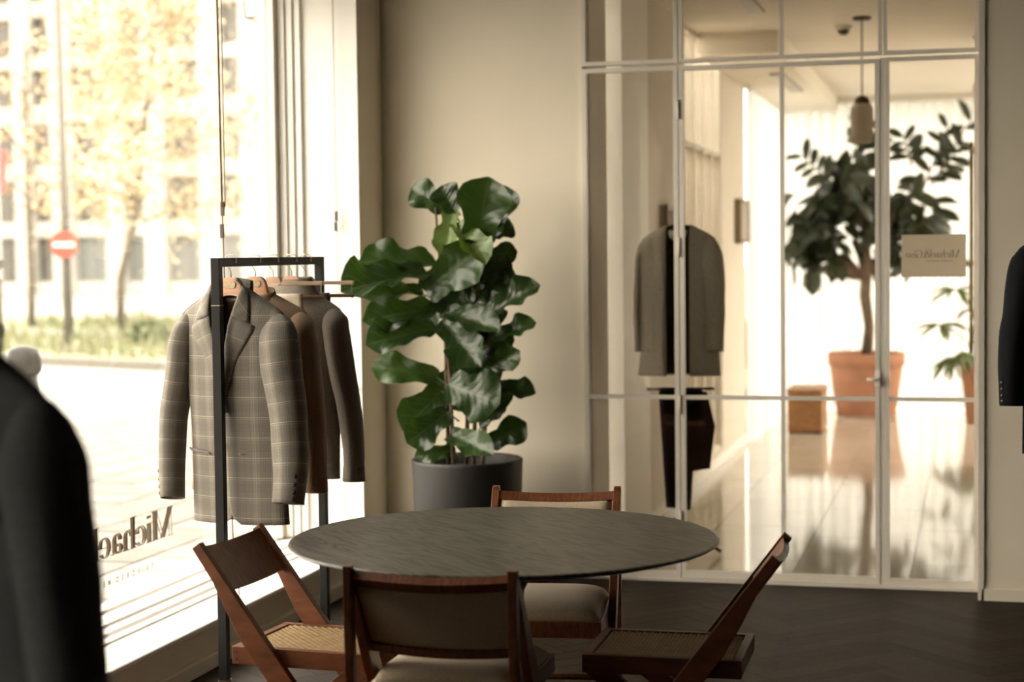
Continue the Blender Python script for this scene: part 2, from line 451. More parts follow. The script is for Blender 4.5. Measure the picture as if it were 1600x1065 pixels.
w1 = thing('window_1', None, None, (-3.2, 5.8, .188), kind='structure')
MB().prism([(-3.36, .188), (-3.055, .188), (-3.055, .196), (-3.09, .199), (-3.10, .210), (-3.15, .212), (-3.155, .222), (-3.185, .222), (-3.22, .215), (-3.28, .210), (-3.285, .222), (-3.36, .222)], 3.9, 8.085, 'y').build('bottom_rail', 'white_paint', w1)
bx(-3.36, -3.156, 3.9, 8.085, 2.92, 3.0).build('top_rail', 'white_paint', w1)
bx(-3.34, -3.262, 7.985, 8.085, .222, 2.92).build('stile', 'frame_paint', w1)
bx(-3.259, -3.225, 8.03, 8.085, .222, 2.92).build('stile', 'white_paint', w1)
bx(-3.222, -3.190, 8.045, 8.085, .222, 2.92).build('stile', 'white_paint', w1)
bx(-3.187, -3.156, 8.06, 8.085, .212, 2.92).build('stile', 'white_paint', w1)
bx(-3.34, -3.262, 3.9, 4.0, .222, 2.92).build('stile', 'white_paint', w1)
bx(-3.305, -3.297, 4.0, 7.985, .215, 2.92).build('pane', 'window_glass', w1)

# other walls and the ceiling
struct('wall_far', bx(-2.87, -1.84, 8.44, 8.56, 0, 3.3), 'wall_paint')
wr = struct('wall_right_far', bx(.052, 3.2, 8.212, 8.50, 0, 3.3), 'wall_paint')
struct('baseboard_far', bx(.046, 3.2, 8.200, 8.214, 0, .055), 'wall_paint')
struct('trim_2', bx(.030, .056, 8.20, 8.47, 0, 3.1), 'frame_paint')
struct('wall_right', bx(3.2, 3.35, -2.5, 8.5, 0, 3.3), 'dark_panel')
struct('wall_back', bx(-3.3, 3.35, -2.65, -2.5, 0, 3.3), 'dark_panel')
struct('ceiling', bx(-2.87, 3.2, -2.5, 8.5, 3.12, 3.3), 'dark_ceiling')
struct('trim_3', bx(-1.86, .06, 8.40, 8.50, -.05, .012), 'frame_paint')     # threshold

# glazed partition -----------------------------------------------------
YA, YB = 8.425, 8.465
def glazed(name, x0, x1, z0, z1, sw, xs, zs, bottom=None, mull=.018, handle=None):
    t = thing(name, None, None, ((x0 + x1) / 2, 8.445, z0), kind='structure')
    bt = bottom or sw
    bx(x0, x0 + sw, YA, YB, z0, z1).build('stile', 'frame_paint', t)
    bx(x1 - sw, x1, YA, YB, z0, z1).build('stile', 'frame_paint', t)
    bx(x0 + sw, x1 - sw, YA, YB, z1 - sw, z1).build('rail', 'frame_paint', t)
    bx(x0 + sw, x1 - sw, YA, YB, z0, z0 + bt).build('rail', 'frame_paint', t)
    X = [x0 + sw] + xs + [x1 - sw]; Z = [z0 + bt] + zs + [z1 - sw]
    for x in xs: bx(x - mull / 2, x + mull / 2, YA + .003, YB - .003, z0 + bt, z1 - sw).build('mullion', 'frame_paint', t)
    for i in range(len(X) - 1):
        a = X[i] + (mull / 2 if i else 0); b = X[i + 1] - (mull / 2 if i < len(X) - 2 else 0)
        for z in zs: bx(a, b, YA + .004, YB - .004, z - .0095, z + .0095).build('glazing_bar', 'frame_paint', t)
        for j in range(len(Z) - 1):
            c = Z[j] + (.0095 if j else 0); d = Z[j + 1] - (.0095 if j < len(Z) - 2 else 0)
            bx(a, b, 8.442, 8.448, c, d).build('pane', 'partition_glass', t)
    return t
ZT = 2.49
glazed('window_2', -1.838, -1.368, .012, ZT, .022, [], [.893], .03)
d1 = glazed('door_1', -1.362, -.418, .014, ZT - .004, .020, [-.871], [.893], .034)
glazed('window_3', -.390, .030, .012, ZT, .018, [], [.893], .03)
glazed('window_4', -1.838, -1.368, ZT + .012, 3.1, .020, [], [])
glazed('window_5', -1.362, -.405, ZT + .012, 3.1, .018, [-.871], [])
glazed('window_6', -.400, .030, ZT + .012, 3.1, .018, [], [])
struct('trim_4', bx(-.416, -.392, 8.430, 8.462, .012, ZT), 'frame_paint')
# lever handle and hinges of the door
h = MB().tube([(-.428, 8.42, .99), (-.428, 8.375, .99)], .008, 10).tube([(-.424, 8.378, .99), (-.475, 8.378, .99)], .007, 10)
hd = h.build('handle', 'sill_paint', d1, smooth=True)
bx(-.440, -.416, 8.418, 8.425, .955, 1.03).build('handle_plate', 'sill_paint', hd)
for z in (.30, .86, 1.62, 2.28):
    MB().tube([(-1.365, 8.418, z - .045), (-1.365, 8.418, z + .045)], .007, 8).build('hinge', 'frame_paint', d1, smooth=True)

# ================================================================== THE ROOM BEHIND THE GLASS
bf = struct('floor_back_room', bx(-1.83, 2.3, 8.50, 18.3, -.06, -.008), 'grout')
tw, tl = .57, 1.14
k = 0
for ci in range(-3, 5):
    x0 = -.855 + ci * tw
    for ri in range(-1, 9):
        y0 = 8.50 + ri * tl + (.57 if ci % 2 else .2)
        xa, xb = max(x0 + .002, -1.828), min(x0 + tw - .002, 2.29)
        ya, yb = max(y0 + .002, 8.502), min(y0 + tl - .002, 18.29)
        if xb - xa < .05 or yb - ya < .05: continue
        bx(xa, xb, ya, yb, -.008, 0).build('tile', 'marble_tile' if (k * 5 // 3) % 2 else 'marble_tile_b', bf)
        k += 1
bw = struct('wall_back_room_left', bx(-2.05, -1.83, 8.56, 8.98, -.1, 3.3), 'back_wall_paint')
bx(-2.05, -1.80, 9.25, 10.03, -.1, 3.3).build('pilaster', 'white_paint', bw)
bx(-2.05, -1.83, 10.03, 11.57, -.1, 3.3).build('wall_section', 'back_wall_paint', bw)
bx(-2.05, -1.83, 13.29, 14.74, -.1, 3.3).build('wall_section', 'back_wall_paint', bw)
bx(-2.05, -1.83, 11.57, 13.29, -.1, .10).build('apron', 'back_wall_paint', bw)
struct('baseboard_back_room', bx(-1.83, -1.815, 10.03, 14.74, 0, .07), 'white_paint')
w7 = thing('window_7', None, None, (-1.9, 9.115, 0), kind='structure')
bx(-2.0, -1.96, 8.98, 9.25, 0, .06).build('rail', 'white_paint', w7)
bx(-2.0, -1.96, 8.98, 9.25, 3.0, 3.1).build('rail', 'white_paint', w7)
MB().grid(lambda u, v: (-1.93 + .012 * math.sin(u * 22), 8.985 + .26 * u, .02 + 3.05 * v), 24, 2).build('blind', 'sheer', w7, smooth=True)
w8 = thing('window_8', None, None, (-1.87, 12.43, .1), kind='structure')
ys = [11.57, 12.0, 12.43, 12.86, 13.29]
for i, y in enumerate(ys): bx(-1.90, -1.835, y - .022 if i else y, y + .022 if i < 4 else y, .10, 3.1).build('mullion', 'frame_paint', w8)
for i in range(4):
    for (z0, z1) in ((.13, .88), (.91, 2.30), (2.34, 3.07)):
        bx(-1.872, -1.866, ys[i] + .022, ys[i + 1] - .022, z0, z1).build('pane', 'partition_glass', w8)
    for z in (.115, .895, 2.32, 3.085): bx(-1.90, -1.84, ys[i] + .022, ys[i + 1] - .022, z - .016, z + .016).build('rail', 'frame_paint', w8)
struct('added_sky_block_wall', bx(-2.75, -2.65, 10.4, 14.4, -.1, 3.0), 'back_wall_paint')  # added wall that keeps bright sky from showing through the glazed panes
struct('wall_back_room_right', bx(.10, .30, 11.6, 13.3, -.1, 3.3), 'back_wall_paint')
struct('wall_back_room_side', bx(2.3, 2.45, 8.5, 13.6, -.1, 3.3), 'back_wall_paint')
w9 = thing('added_window_9', None, None, (2.35, 15.8, 0), kind='structure')  # unseen side window, added to light the back room
for i in range(3): bx(2.30, 2.38, 13.6 + i * 2.31, 13.68 + i * 2.31, 0, 3.1).build('mullion', 'frame_paint', w9)
for i in range(2): bx(2.335, 2.345, 13.68 + i * 2.31, 13.6 + (i + 1) * 2.31, .05, 3.05).build('pane', 'window_glass', w9)
bx(2.30, 2.38, 13.6, 18.3, 0, .05).build('rail', 'frame_paint', w9)
struct('ceiling_back_room', bx(-2.05, 2.4, 8.50, 18.3, 3.1, 3.3), 'ceiling_paint')
struct('trim_5', bx(-1.83, -1.28, 12.2, 17.7, 2.95, 3.1), 'ceiling_paint')          # soffit along the left wall
struct('trim_6', bx(-1.83, 2.3, 17.62, 17.74, 3.03, 3.1), 'frame_paint')             # curtain pelmet

def curtain(name, label, p0, p1, z0, z1, waves, amp, ph):
    t = thing(name, label, 'curtain', ((p0[0] + p1[0]) / 2, (p0[1] + p1[1]) / 2, z0), group='sheer white curtains in the back room')
    d = Vector((p1[0] - p0[0], p1[1] - p0[1], 0)); n = Vector((-d.y, d.x, 0)).normalized()
    def f(u, v):
        a = amp * (math.sin(u * waves * 2 * PI + ph) + .45 * math.sin(u * waves * 4.7 * PI + 1.3 + ph)) * (.75 + .25 * math.sin(u * 9 + ph))
        return Vector((p0[0], p0[1], z0 + (z1 - z0) * v)) + d * u + n * a * (1.0 + .25 * (1 - v))
    MB().grid(f, int(waves * 12), 6).build('drape', 'sheer', t, smooth=True)
    MB().box(min(p0[0], p1[0]) - .01, max(p0[0], p1[0]) + .01, min(p0[1], p1[1]) - .01, max(p0[1], p1[1]) + .01, z1, z1 + .02).build('rail', 'white_paint', t)
    return t
curtain('curtain', 'sheer white curtain across the end of the back room behind the rubber tree', (-1.81, 17.9), (.30, 17.9), .003, 3.07, 17, .028, 0)
curtain('curtain', 'sheer white curtain at the far right corner behind the small potted plant', (.30, 17.9), (2.30, 17.9), .003, 3.07, 16, .028, .7)
curtain('curtain', 'sheer white curtain along the left side of the back room beside the wooden box', (-1.79, 14.68), (-1.78, 17.86), .003, 2.93, 22, .03, .3)

# ================================================================== OUTSIDE
struct('ground', bx(-160, 60, -60, 200, -.4, -.16), 'asphalt')
pv = struct('pavement', bx(-9.0, -3.36, -12, 24, -.2, -.128), 'joint')
pmesh = [MB().box(-.192, .192, -.192, .192, -.128, -.12).build('paver', mm).data for mm in ('paving', 'paving_b')]
for o in [o for o in COL.objects if o.name.startswith('paver')]: bpy.data.objects.remove(o)
rest = MB()
for ix in range(14):
    for iy in range(-30, 44):
        x = -3.57 - ix * .4; y = 6.6 + iy * .4 + (.2 if ix % 2 else 0)
        if -4 <= iy <= 16:
            o = bpy.data.objects.new('paver', pmesh[(ix * 3 + iy * 5 + (ix * iy) % 3) % 2]); COL.objects.link(o)
            o.location = (x, y, random.uniform(-.003, .002)); o.parent = pv
        elif y < 23.8: rest.box(x - .19, x + .19, y - .19, y + .19, -.128, -.12)
tag(rest.build('paver_field', 'paving', pv), kind='stuff')
KD = Vector((.917, -.397, 0)); KN = Vector((.397, .917, 0)); K0 = Vector((-13.3, 25.4, 0))
def kp(a, b, z): return K0 + KD * a + KN * b + Vector((0, 0, z))
def kbox(a0, a1, b0, b1, z0, z1, M=None):
    m_ = MB(); vs = [kp(a, b, z) for z in (z0, z1) for b in (b0, b1) for a in (a0, a1)]
    return m_.add(vs, [(0, 2, 3, 1), (4, 5, 7, 6), (0, 1, 5, 4), (2, 6, 7, 3), (0, 4, 6, 2), (1, 3, 7, 5)])
struct('kerb', kbox(-40, 30, 0, .35, -.16, -.02), 'kerb_stone')
struct('verge', kbox(-40, 30, .35, 13, -.16, -.03), 'grass')
struct('path', kbox(-40, 30, 5.2, 7.0, -.16, -.015), 'paving')
gb = MB()
for i in range(3800):
    a, b = random.uniform(-14, 10), random.uniform(.5, 12.6)
    if 5.1 < b < 7.1: continue
    p = kp(a, b, -.03); h = random.uniform(.1, .42); d = Vector((random.uniform(-1, 1), random.uniform(-1, 1), 0)) * .09
    s_ = Vector((random.uniform(-1, 1), random.uniform(-1, 1), 0)).normalized() * .05
    gb.add([p - s_, p + s_, p + d + Vector((0, 0, h))], [(0, 1, 2)])
tag(gb.build('long_grass', 'grass'), 'long green grass growing on the verge across the street', 'grass', kind='stuff')

# office building across the street
UF = Vector((.985, -.174, 0)); NF = Vector((.174, .985, 0)); P0 = Vector((-46.43, 81.01, -.16))
ob = thing('office_building', 'pale stone office building with a grid of dark windows across the street', 'building', P0)
def fbox(u0, u1, d0, d1, z0, z1):
    m_ = MB(); vs = [P0 + UF * u + NF * d + Vector((0, 0, z)) for z in (z0, z1) for d in (d0, d1) for u in (u0, u1)]
    return m_.add(vs, [(0, 2, 3, 1), (4, 5, 7, 6), (0, 1, 5, 4), (2, 6, 7, 3), (0, 4, 6, 2), (1, 3, 7, 5)])
U0, U1 = -14.4, 26.0
fbox(U0, U1, .9, 8, 0, 24.4).build('core_wall', 'facade_shade', ob)
rows = [(.57, 2.83), (3.63, 5.72), (6.52, 8.59), (9.55, 11.36), (12.03, 14.0), (14.8, 16.8), (17.6, 19.6)]
zb = [0] + [z for r in rows for z in r] + [24.4]
for i in range(0, len(zb), 2): fbox(U0, U1, .25, .9, zb[i], zb[i + 1]).build('spandrel', 'facade', ob)
cols = []
u = -2.21 - 5.7 * 2
while u < 24:
    cols += [(u - .99 , u + 1.09), (u + 2.2, u + 3.43)]
    u += 5.7
ce = [U0] + [x for c in cols for x in c] + [U1]
for i in range(0, len(ce), 2): fbox(ce[i], ce[i + 1], 0, .9, 0, 24.4).build('pier', 'facade', ob)
for (a, b) in cols:
    for j, (z0, z1) in enumerate(rows):
        w = fbox(a, b, .55, .62, z0, z1).build('window', 'far_blind' if (j == 0 and a > 1) else 'far_pane', ob)
        mid = (a + b) / 2
        fbox(mid - .04, mid + .04, .50, .55, z0, z1).build('glazing_bar', 'facade_shade', w)
# second building far right
P0b = Vector((-33.5, 92, -.16))
ob2 = thing('apartment_block', 'bright apartment block seen between the yellow leaves and the window frame', 'building', P0b)
bx(-33.5, -21, 92, 100, -.16, 22).build('wall', 'facade', ob2)
for zi in range(6):
    for xi in range(5):
        x = -32.6 + xi * 2.4; z = 1.0 + zi * 3.3
        w = bx(x, x + 1.2, 91.9, 92.02, z, z + 1.8).build('window', 'far_pane', ob2)
        bx(x - .1, x + 1.3, 91.75, 91.95, z - .15, z).build('sill', 'facade', w)

def far_tree(loc, h_crown0, h_crown1, r, n, leafm, label, seed, lean=(0, 0)):
    rd = random.Random(seed)
    t = thing('street_tree', label, 'tree', loc, group='street trees with yellow autumn leaves')
    L = Vector(loc); top = L + Vector((lean[0], lean[1], h_crown1))
    mb = MB().tube([L, L + Vector((.03, 0, 1.2)), L + Vector((lean[0] * .3, lean[1] * .3, h_crown0)), top], [.10, .085, .075, .02], 8)
    mb.build('trunk', 'trunk_far', t, smooth=True)
    br = MB(); cr = MB()
    tips = []
    for i in range(11):
        z = h_crown0 + (h_crown1 - h_crown0) * (.02 + .8 * i / 10)
        a = i * 2.4 + rd.random(); q = r * rd.uniform(.5, .95) * (1 - .35 * i / 10)
        s0 = L + Vector((lean[0] * .5, lean[1] * .5, z)); e = s0 + Vector((math.cos(a) * q, math.sin(a) * q, rd.uniform(.2, .8)))
        br.tube([s0, (s0 + e) / 2 + Vector((0, 0, .12)), e], [.035, .025, .008], 5); tips.append((s0, e))
    br.build('branches', 'trunk_far', t)
    for i in range(n):
        s0, e = rd.choice(tips); p = s0.lerp(e, rd.uniform(.25, 1.1)) + Vector([rd.gauss(0, .42) for _ in range(3)])
        q = rd.uniform(.055, .10)
        a = Vector([rd.uniform(-1, 1) for _ in range(3)]).normalized(); b = a.orthogonal().normalized()
        cr.add([p - a * q, p + b * q * .6, p + a * q, p - b * q * .6], [(0, 1, 2, 3)])
    tag(cr.build('foliage', leafm, t), kind='stuff')
    return t
far_tree((-17.78, 34.6, -.05), 2.3, 8.2, 2.5, 4600, 'leaf_yellow', 'yellow leaved street tree right of the no entry sign', 3, (1.2, 0))
far_tree((-14.2, 37.5, -.05), 3.6, 9.0, 2.3, 3000, 'leaf_yellow', 'taller yellow street tree showing beside the window frame', 5)
far_tree((-21.7, 37.7, -.05), 2.6, 7.0, 1.3, 450, 'leaf_orange', 'thin orange leaved street tree left of the no entry sign', 9)

def shrub(loc, r, label, seed):
    rd = random.Random(seed); t = thing('verge_shrub', label, 'shrub', loc, group='low shrubs on the grass verge')
    L = Vector(loc); cr = MB(); st = MB()
    for i in range(9):
        a = rd.uniform(0, 6.28); st.tube([L, L + Vector((math.cos(a) * r * .7, math.sin(a) * r * .7, r * rd.uniform(.6, 1.1)))], [.015, .004], 4)
    st.build('stems', 'trunk_far', t)
    for i in range(500):
        d = Vector([rd.gauss(0, 1) for _ in range(3)]).normalized() * r * rd.uniform(.3, 1); d.z = abs(d.z)
        p = L + d; q = rd.uniform(.05, .1); a = Vector([rd.uniform(-1, 1) for _ in range(3)]).normalized(); b = a.orthogonal()
        cr.add([p - a * q, p + b * q * .5, p + a * q, p - b * q * .5], [(0, 1, 2, 3)])
    tag(cr.build('foliage', 'hedge', t), kind='stuff')
shrub((-17.5, 39.5, -.05), .75, 'round green shrub behind the yellow tree trunk', 1)
shrub((-13.6, 31.2, -.05), .85, 'large green shrub on the verge just left of the plaid jacket', 2)
shrub((-14.9, 30.2, -.05), .5, 'small green shrub on the verge between sign post and plaid jacket', 4)

# street furniture
sp = thing('lamp_post', 'tall grey street post carrying the round no entry sign', 'post', (-15.42, 28.06, -.1))
MB().tube([(-15.42, 28.06, -.1), (-15.45, 28.06, 3.2), (-15.5, 28.06, 7.5)], [.09, .075, .055], 12).build('pole', 'post_grey', sp, smooth=True)
MB().lathe([(.14, 0), (.14, .12), (.09, .18)], 14, (-15.42, 28.06, -.1)).build('base', 'post_grey', sp, smooth=True)
ns = thing('no_entry_sign', 'round red no entry sign with white bar on the post', 'road sign', (-15.40, 27.93, 1.62))
fdir = Vector((0.32, -.94, 0)).normalized(); rdir = Vector((.94, .32, 0)).normalized()
def disc(c, r, th, z0=None):
    m_ = MB(); n = 28; vs = []
    for s_ in (0, 1):
        for k_ in range(n):
            a = 2 * PI * k_ / n; vs.append(Vector(c) + rdir * r * math.cos(a) + Vector((0, 0, r * math.sin(a))) + fdir * th * s_)
    fs = [tuple(range(n))[::-1], tuple(range(n, 2 * n))] + [(i, (i + 1) % n, (i + 1) % n + n, i + n) for i in range(n)]
    return m_.add(vs, fs)
disc((-15.40, 27.93, 1.84), .245, .02).build('disc', 'sign_red', ns)
c_ = Vector((-15.40, 27.93, 1.84)) + fdir * .022
MB().add([c_ + rdir * a + Vector((0, 0, z)) + fdir * t_ for t_ in (0, .006) for z in (-.042, .042) for a in (-.19, .19)],
         [(0, 2, 3, 1), (4, 5, 7, 6), (0, 1, 5, 4), (2, 6, 7, 3), (0, 4, 6, 2), (1, 3, 7, 5)]).build('bar', 'sign_white', ns)
MB().tube([(-15.42, 27.99, 1.70), (-15.42, 27.99, 2.0)], .03, 8).build('bracket', 'post_grey', ns)
p2 = thing('banner_post', 'grey post with a red banner at the left edge of the window', 'post', (-18.75, 31.3, -.1))
MB().tube([(-18.75, 31.3, -.1), (-18.78, 31.3, 6)], [.1, .08], 12).build('pole', 'post_grey', p2, smooth=True)
MB().grid(lambda u, v: (-18.72 + .28 * u, 31.2 + .03 * math.sin(u * 5 + v * 3), 2.9 + .85 * v), 6, 6).build('banner', 'banner_red', p2, solid=.01)
bl = thing('bollard', 'round topped steel bollard on the pavement outside the window', 'bollard', (-4.69, 8.06, -.12))
MB().lathe([(.07, 0), (.07, 1.14)], 20, (-4.69, 8.06, -.12)).build('post', 'bollard_steel', bl, smooth=True)
MB().lathe([(.075, 1.13), (.088, 1.15), (.09, 1.21), (.075, 1.255), (.04, 1.275), (.002, 1.28)], 24, (-4.69, 8.06, -.12)).build('cap', 'bollard_steel', bl, smooth=True)
MB().lathe([(.12, 0), (.12, .015)], 24, (-4.69, 8.06, -.12)).build('foot_plate', 'bollard_steel', bl)
# lantern on the outside wall
ln = thing('wall_lantern', 'glass box lantern on a bracket outside, above the window', 'lantern', (-3.86, 9.3, 2.90))
LX, LY = -3.82, 9.3
fr = MB()
for sx in (-1, 1):
    for sy in (-1, 1): fr.tube([(LX + sx * .10, LY + sy * .10, 2.93), (LX + sx * .125, LY + sy * .125, 3.35)], .007, 6)
for z, q in ((2.93, .10), (3.35, .125)):
    P = [(LX + a * q, LY + b * q, z) for a, b in ((-1, -1), (1, -1), (1, 1), (-1, 1), (-1, -1))]
    for a, b in zip(P, P[1:]): fr.tube([a, b], .007, 6)
fr.build('frame', 'post_grey', ln)
MB().add([(LX - .1, LY - .1, 2.93), (LX + .1, LY - .1, 2.93), (LX + .1, LY + .1, 2.93), (LX - .1, LY + .1, 2.93), (LX, LY, 2.895)], [(0, 1, 4), (1, 2, 4), (2, 3, 4), (3, 0, 4)]).build('bottom_cone', 'lantern_glass', ln)
for a, b in (((-1, -1), (1, -1)), ((1, -1), (1, 1)), ((1, 1), (-1, 1)), ((-1, 1), (-1, -1))):
    MB().add([(LX + a[0] * .10, LY + a[1] * .10, 2.935), (LX + b[0] * .10, LY + b[1] * .10, 2.935), (LX + b[0] * .125, LY + b[1] * .125, 3.345), (LX + a[0] * .125, LY + a[1] * .125, 3.345)], [(0, 1, 2, 3)]).build('pane', 'lantern_glass', ln)
MB().lathe([(.13, 0), (.12, .03), (.03, .12), (.02, .17)], 4, (LX, LY, 3.35)).build('roof', 'post_grey', ln)
MB().tube([(LX, LY, 3.5), (LX + .1, LY - .1, 3.62), (-3.42, 8.5, 3.62), (-3.40, 8.45, 3.25)], .012, 8).build('bracket', 'post_grey', ln)
MB().tube([(LX, LY, 3.0), (LX, LY, 3.15)], .018, 10).build('lamp', 'sign_white', ln)
bx(-3.40, -3.36, 8.12, 8.56, -.12, 4.2).build('outer_wall', 'facade', wl)

# ================================================================== GARMENTS
def lerp(a, b, t): return a + (b - a) * t
class Garment:
    """cloth in local coords: x across (seen from the front, +x is the viewer's right), front faces -y, z up (absolute height)"""
    def __init__(s, zn, L, sh=.205, slope=.30, chest=.205, waist=.195, hem=.20, depth=.075, seed=0, shift=0.):
        s.zn, s.L, s.sh, s.slope, s.seed, s.depth = zn, L, sh, slope, seed, depth
        s.tab = [(0, hem), (L * .38, waist), (L * .70, chest), (L, sh)]
        s.z0 = zn - L; s.shift = shift
    def hw(s, z): return interp(s.tab, z - s.z0)
    def dx(s, z): return s.shift * (1 - (z - s.z0) / s.L)
    def top(s, x): return s.zn - s.slope * max(0, abs(x) - .065) - .25 * max(0, abs(x) - s.sh * .85)
    def wr(s, x, z, k):
        return noise.noise(Vector((x * 5 + s.seed, k * 3.1, z * 1.6))) * .011 + noise.noise(Vector((x * 13, k * 7 + s.seed, z * 4))) * .004
    def F(s, x, z, side=-1):
        """y of the front (side -1) or back (+1) sheet"""
        w = s.hw(z); q = min(1, abs(x) / w)
        d = s.depth * (1 - q ** 2.6) ** .6
        dt = max(0., s.top(x) - z)
        d *= (min(1., dt / .13)) ** .5
        dd = lerp(.75, 1., smooth01((z - s.z0) / (s.L * .6)))
        return side * d * dd * (1 if side < 0 else .8) + s.wr(x, z, side) * min(1, dt / .1)
    def sheet(s, name, m, root, xa, xb, side, zlo=None, nu=22, nv=40, zcap=None, off=0., tdrop=0.):
        """xa(z), xb(z): horizontal limits as fractions of half width or metres (functions of z)"""
        mb = MB()
        zl = s.z0 if zlo is None else zlo
        def f(u, v):
            # rows run to the shoulder line of each column
            xx = lerp(xa(.5), xb(.5), u)
            zt = s.top(lerp(xa(s.zn - .1), xb(s.zn - .1), u)) if zcap is None else zcap
            z = lerp(zl, zt, v)
            x = lerp(xa(z), xb(z), u)
            zt2 = (s.top(x) - tdrop) if zcap is None else zcap
            z = lerp(zl, zt2, v)
            return (x + s.dx(z), s.F(x, z, side) + off, z)
        pts = {}
        def g(u, v):
            p = f(u, v); pts[(u, v)] = p; return p
        mb.grid(g, nu, nv, lambda u, v: (pts[(u, v)][0], pts[(u, v)][2]))
        return mb.build(name, m, root, smooth=True, solid=.004, local=True)
    def sleeve(s, name, m, root, sgn, length, flare=.03, fwd=-.03, r0=.080, r1=.058, swing=0., rs=1.):
        mb = MB(); n = 30; seg = 18
        zt = s.top(s.sh) + .006
        x0 = s.sh
        ctrl = [(x0 - .040, 0, zt + .004, .012), (x0 - .036, 0, zt - .010, .040), (x0 - .030, 0, zt - .045, .062), (x0 - .022, fwd * .2, zt - .11, r0 * .95), (x0 - .010 + flare * .2, fwd * .3, zt - .24, r0 * .93),
                (x0 - .002 + flare * .6, fwd * .5, zt - length * .55, r0 * .86), (x0 + .0 + flare + swing * .5, fwd, zt - length * .8, lerp(r0, r1, .75)), (x0 + flare + swing, fwd * 1.6, zt - length, r1)]
        def cp(t):
            a = t * (len(ctrl) - 1); i = min(int(a), len(ctrl) - 2); f = a - i
            P = [ctrl[max(0, min(len(ctrl) - 1, i + d))] for d in (-1, 0, 1, 2)]
            return [.5 * (2 * P[1][k] + (P[2][k] - P[0][k]) * f + (2 * P[0][k] - 5 * P[1][k] + 4 * P[2][k] - P[3][k]) * f * f + (3 * P[1][k] - P[0][k] - 3 * P[2][k] + P[3][k]) * f ** 3) for k in range(4)]
        acc = 0; prev = None
        for i in range(n + 1):
            c = cp(i / n); p = Vector((c[0] * sgn, c[1], c[2])); r = c[3]
            if prev is not None: acc += (p - prev).length
            prev = p
            c2 = cp(min(1, i / n + .02)); c1 = cp(max(0, i / n - .02))
            t = Vector(((c2[0] - c1[0]) * sgn, c2[1] - c1[1], c2[2] - c1[2])).normalized()
            t = (t * .35 + Vector((0, 0, -1)) * .65).normalized() if i < 8 else t
            w = Vector((0, 1, 0)); u = w.cross(t).normalized(); w = t.cross(u)
            for k in range(seg + 1):
                a = 2 * PI * k / seg
                rr = r * (1 + .06 * noise.noise(Vector((math.cos(a) * 1.5 + s.seed + sgn, math.sin(a) * 1.5, i * .35))))
                dsc = lerp(.55, 1.0, smooth01((i / n) * 2.2))
                mb.v.append(tuple(p + u * math.cos(a) * rr * .80 * rs + w * math.sin(a) * rr * 1.02 * dsc))
                mb.uv[len(mb.v) - 1] = (a * .062 + .01, zt - acc + .03)
        for i in range(n):
            for k in range(seg):
                a = i * (seg + 1) + k
                mb.f.append((a, a + 1, a + seg + 2, a + seg + 1))
        mb.f.append(tuple(range(seg))[::-1])
        return mb.build(name, m, root, smooth=True, solid=.003, local=True), cp

def strip(inner, outer, nu, nv, yf, off, uvrot=0.):
    """ruled surface between two polylines in xz laid on the surface yf(x,z)"""
    def pl(P, t):
        d = [0]
        for a, b in zip(P, P[1:]): d.append(d[-1] + math.hypot(b[0] - a[0], b[1] - a[1]))
        q = t * d[-1]
        for i in range(len(P) - 1):
            if q <= d[i + 1] or i == len(P) - 2:
                f = (q - d[i]) / (d[i + 1] - d[i] + 1e-9); return (lerp(P[i][0], P[i + 1][0], f), lerp(P[i][1], P[i + 1][1], f))
    mb = MB(); st = {}
    def f(u, v):
        a = pl(inner, v); b = pl(outer, v); x = lerp(a[0], b[0], u); z = lerp(a[1], b[1], u)
        lift = off * (1 - .3 * u) + .006 * math.sin(u * PI)
        st[(u, v)] = (x, z); return (x, yf(x, z) - lift, z)
    c, s = math.cos(uvrot), math.sin(uvrot)
    mb.grid(f, nu, nv, lambda u, v: (st[(u, v)][0] * c - st[(u, v)][1] * s, st[(u, v)][0] * s + st[(u, v)][1] * c))
    return mb

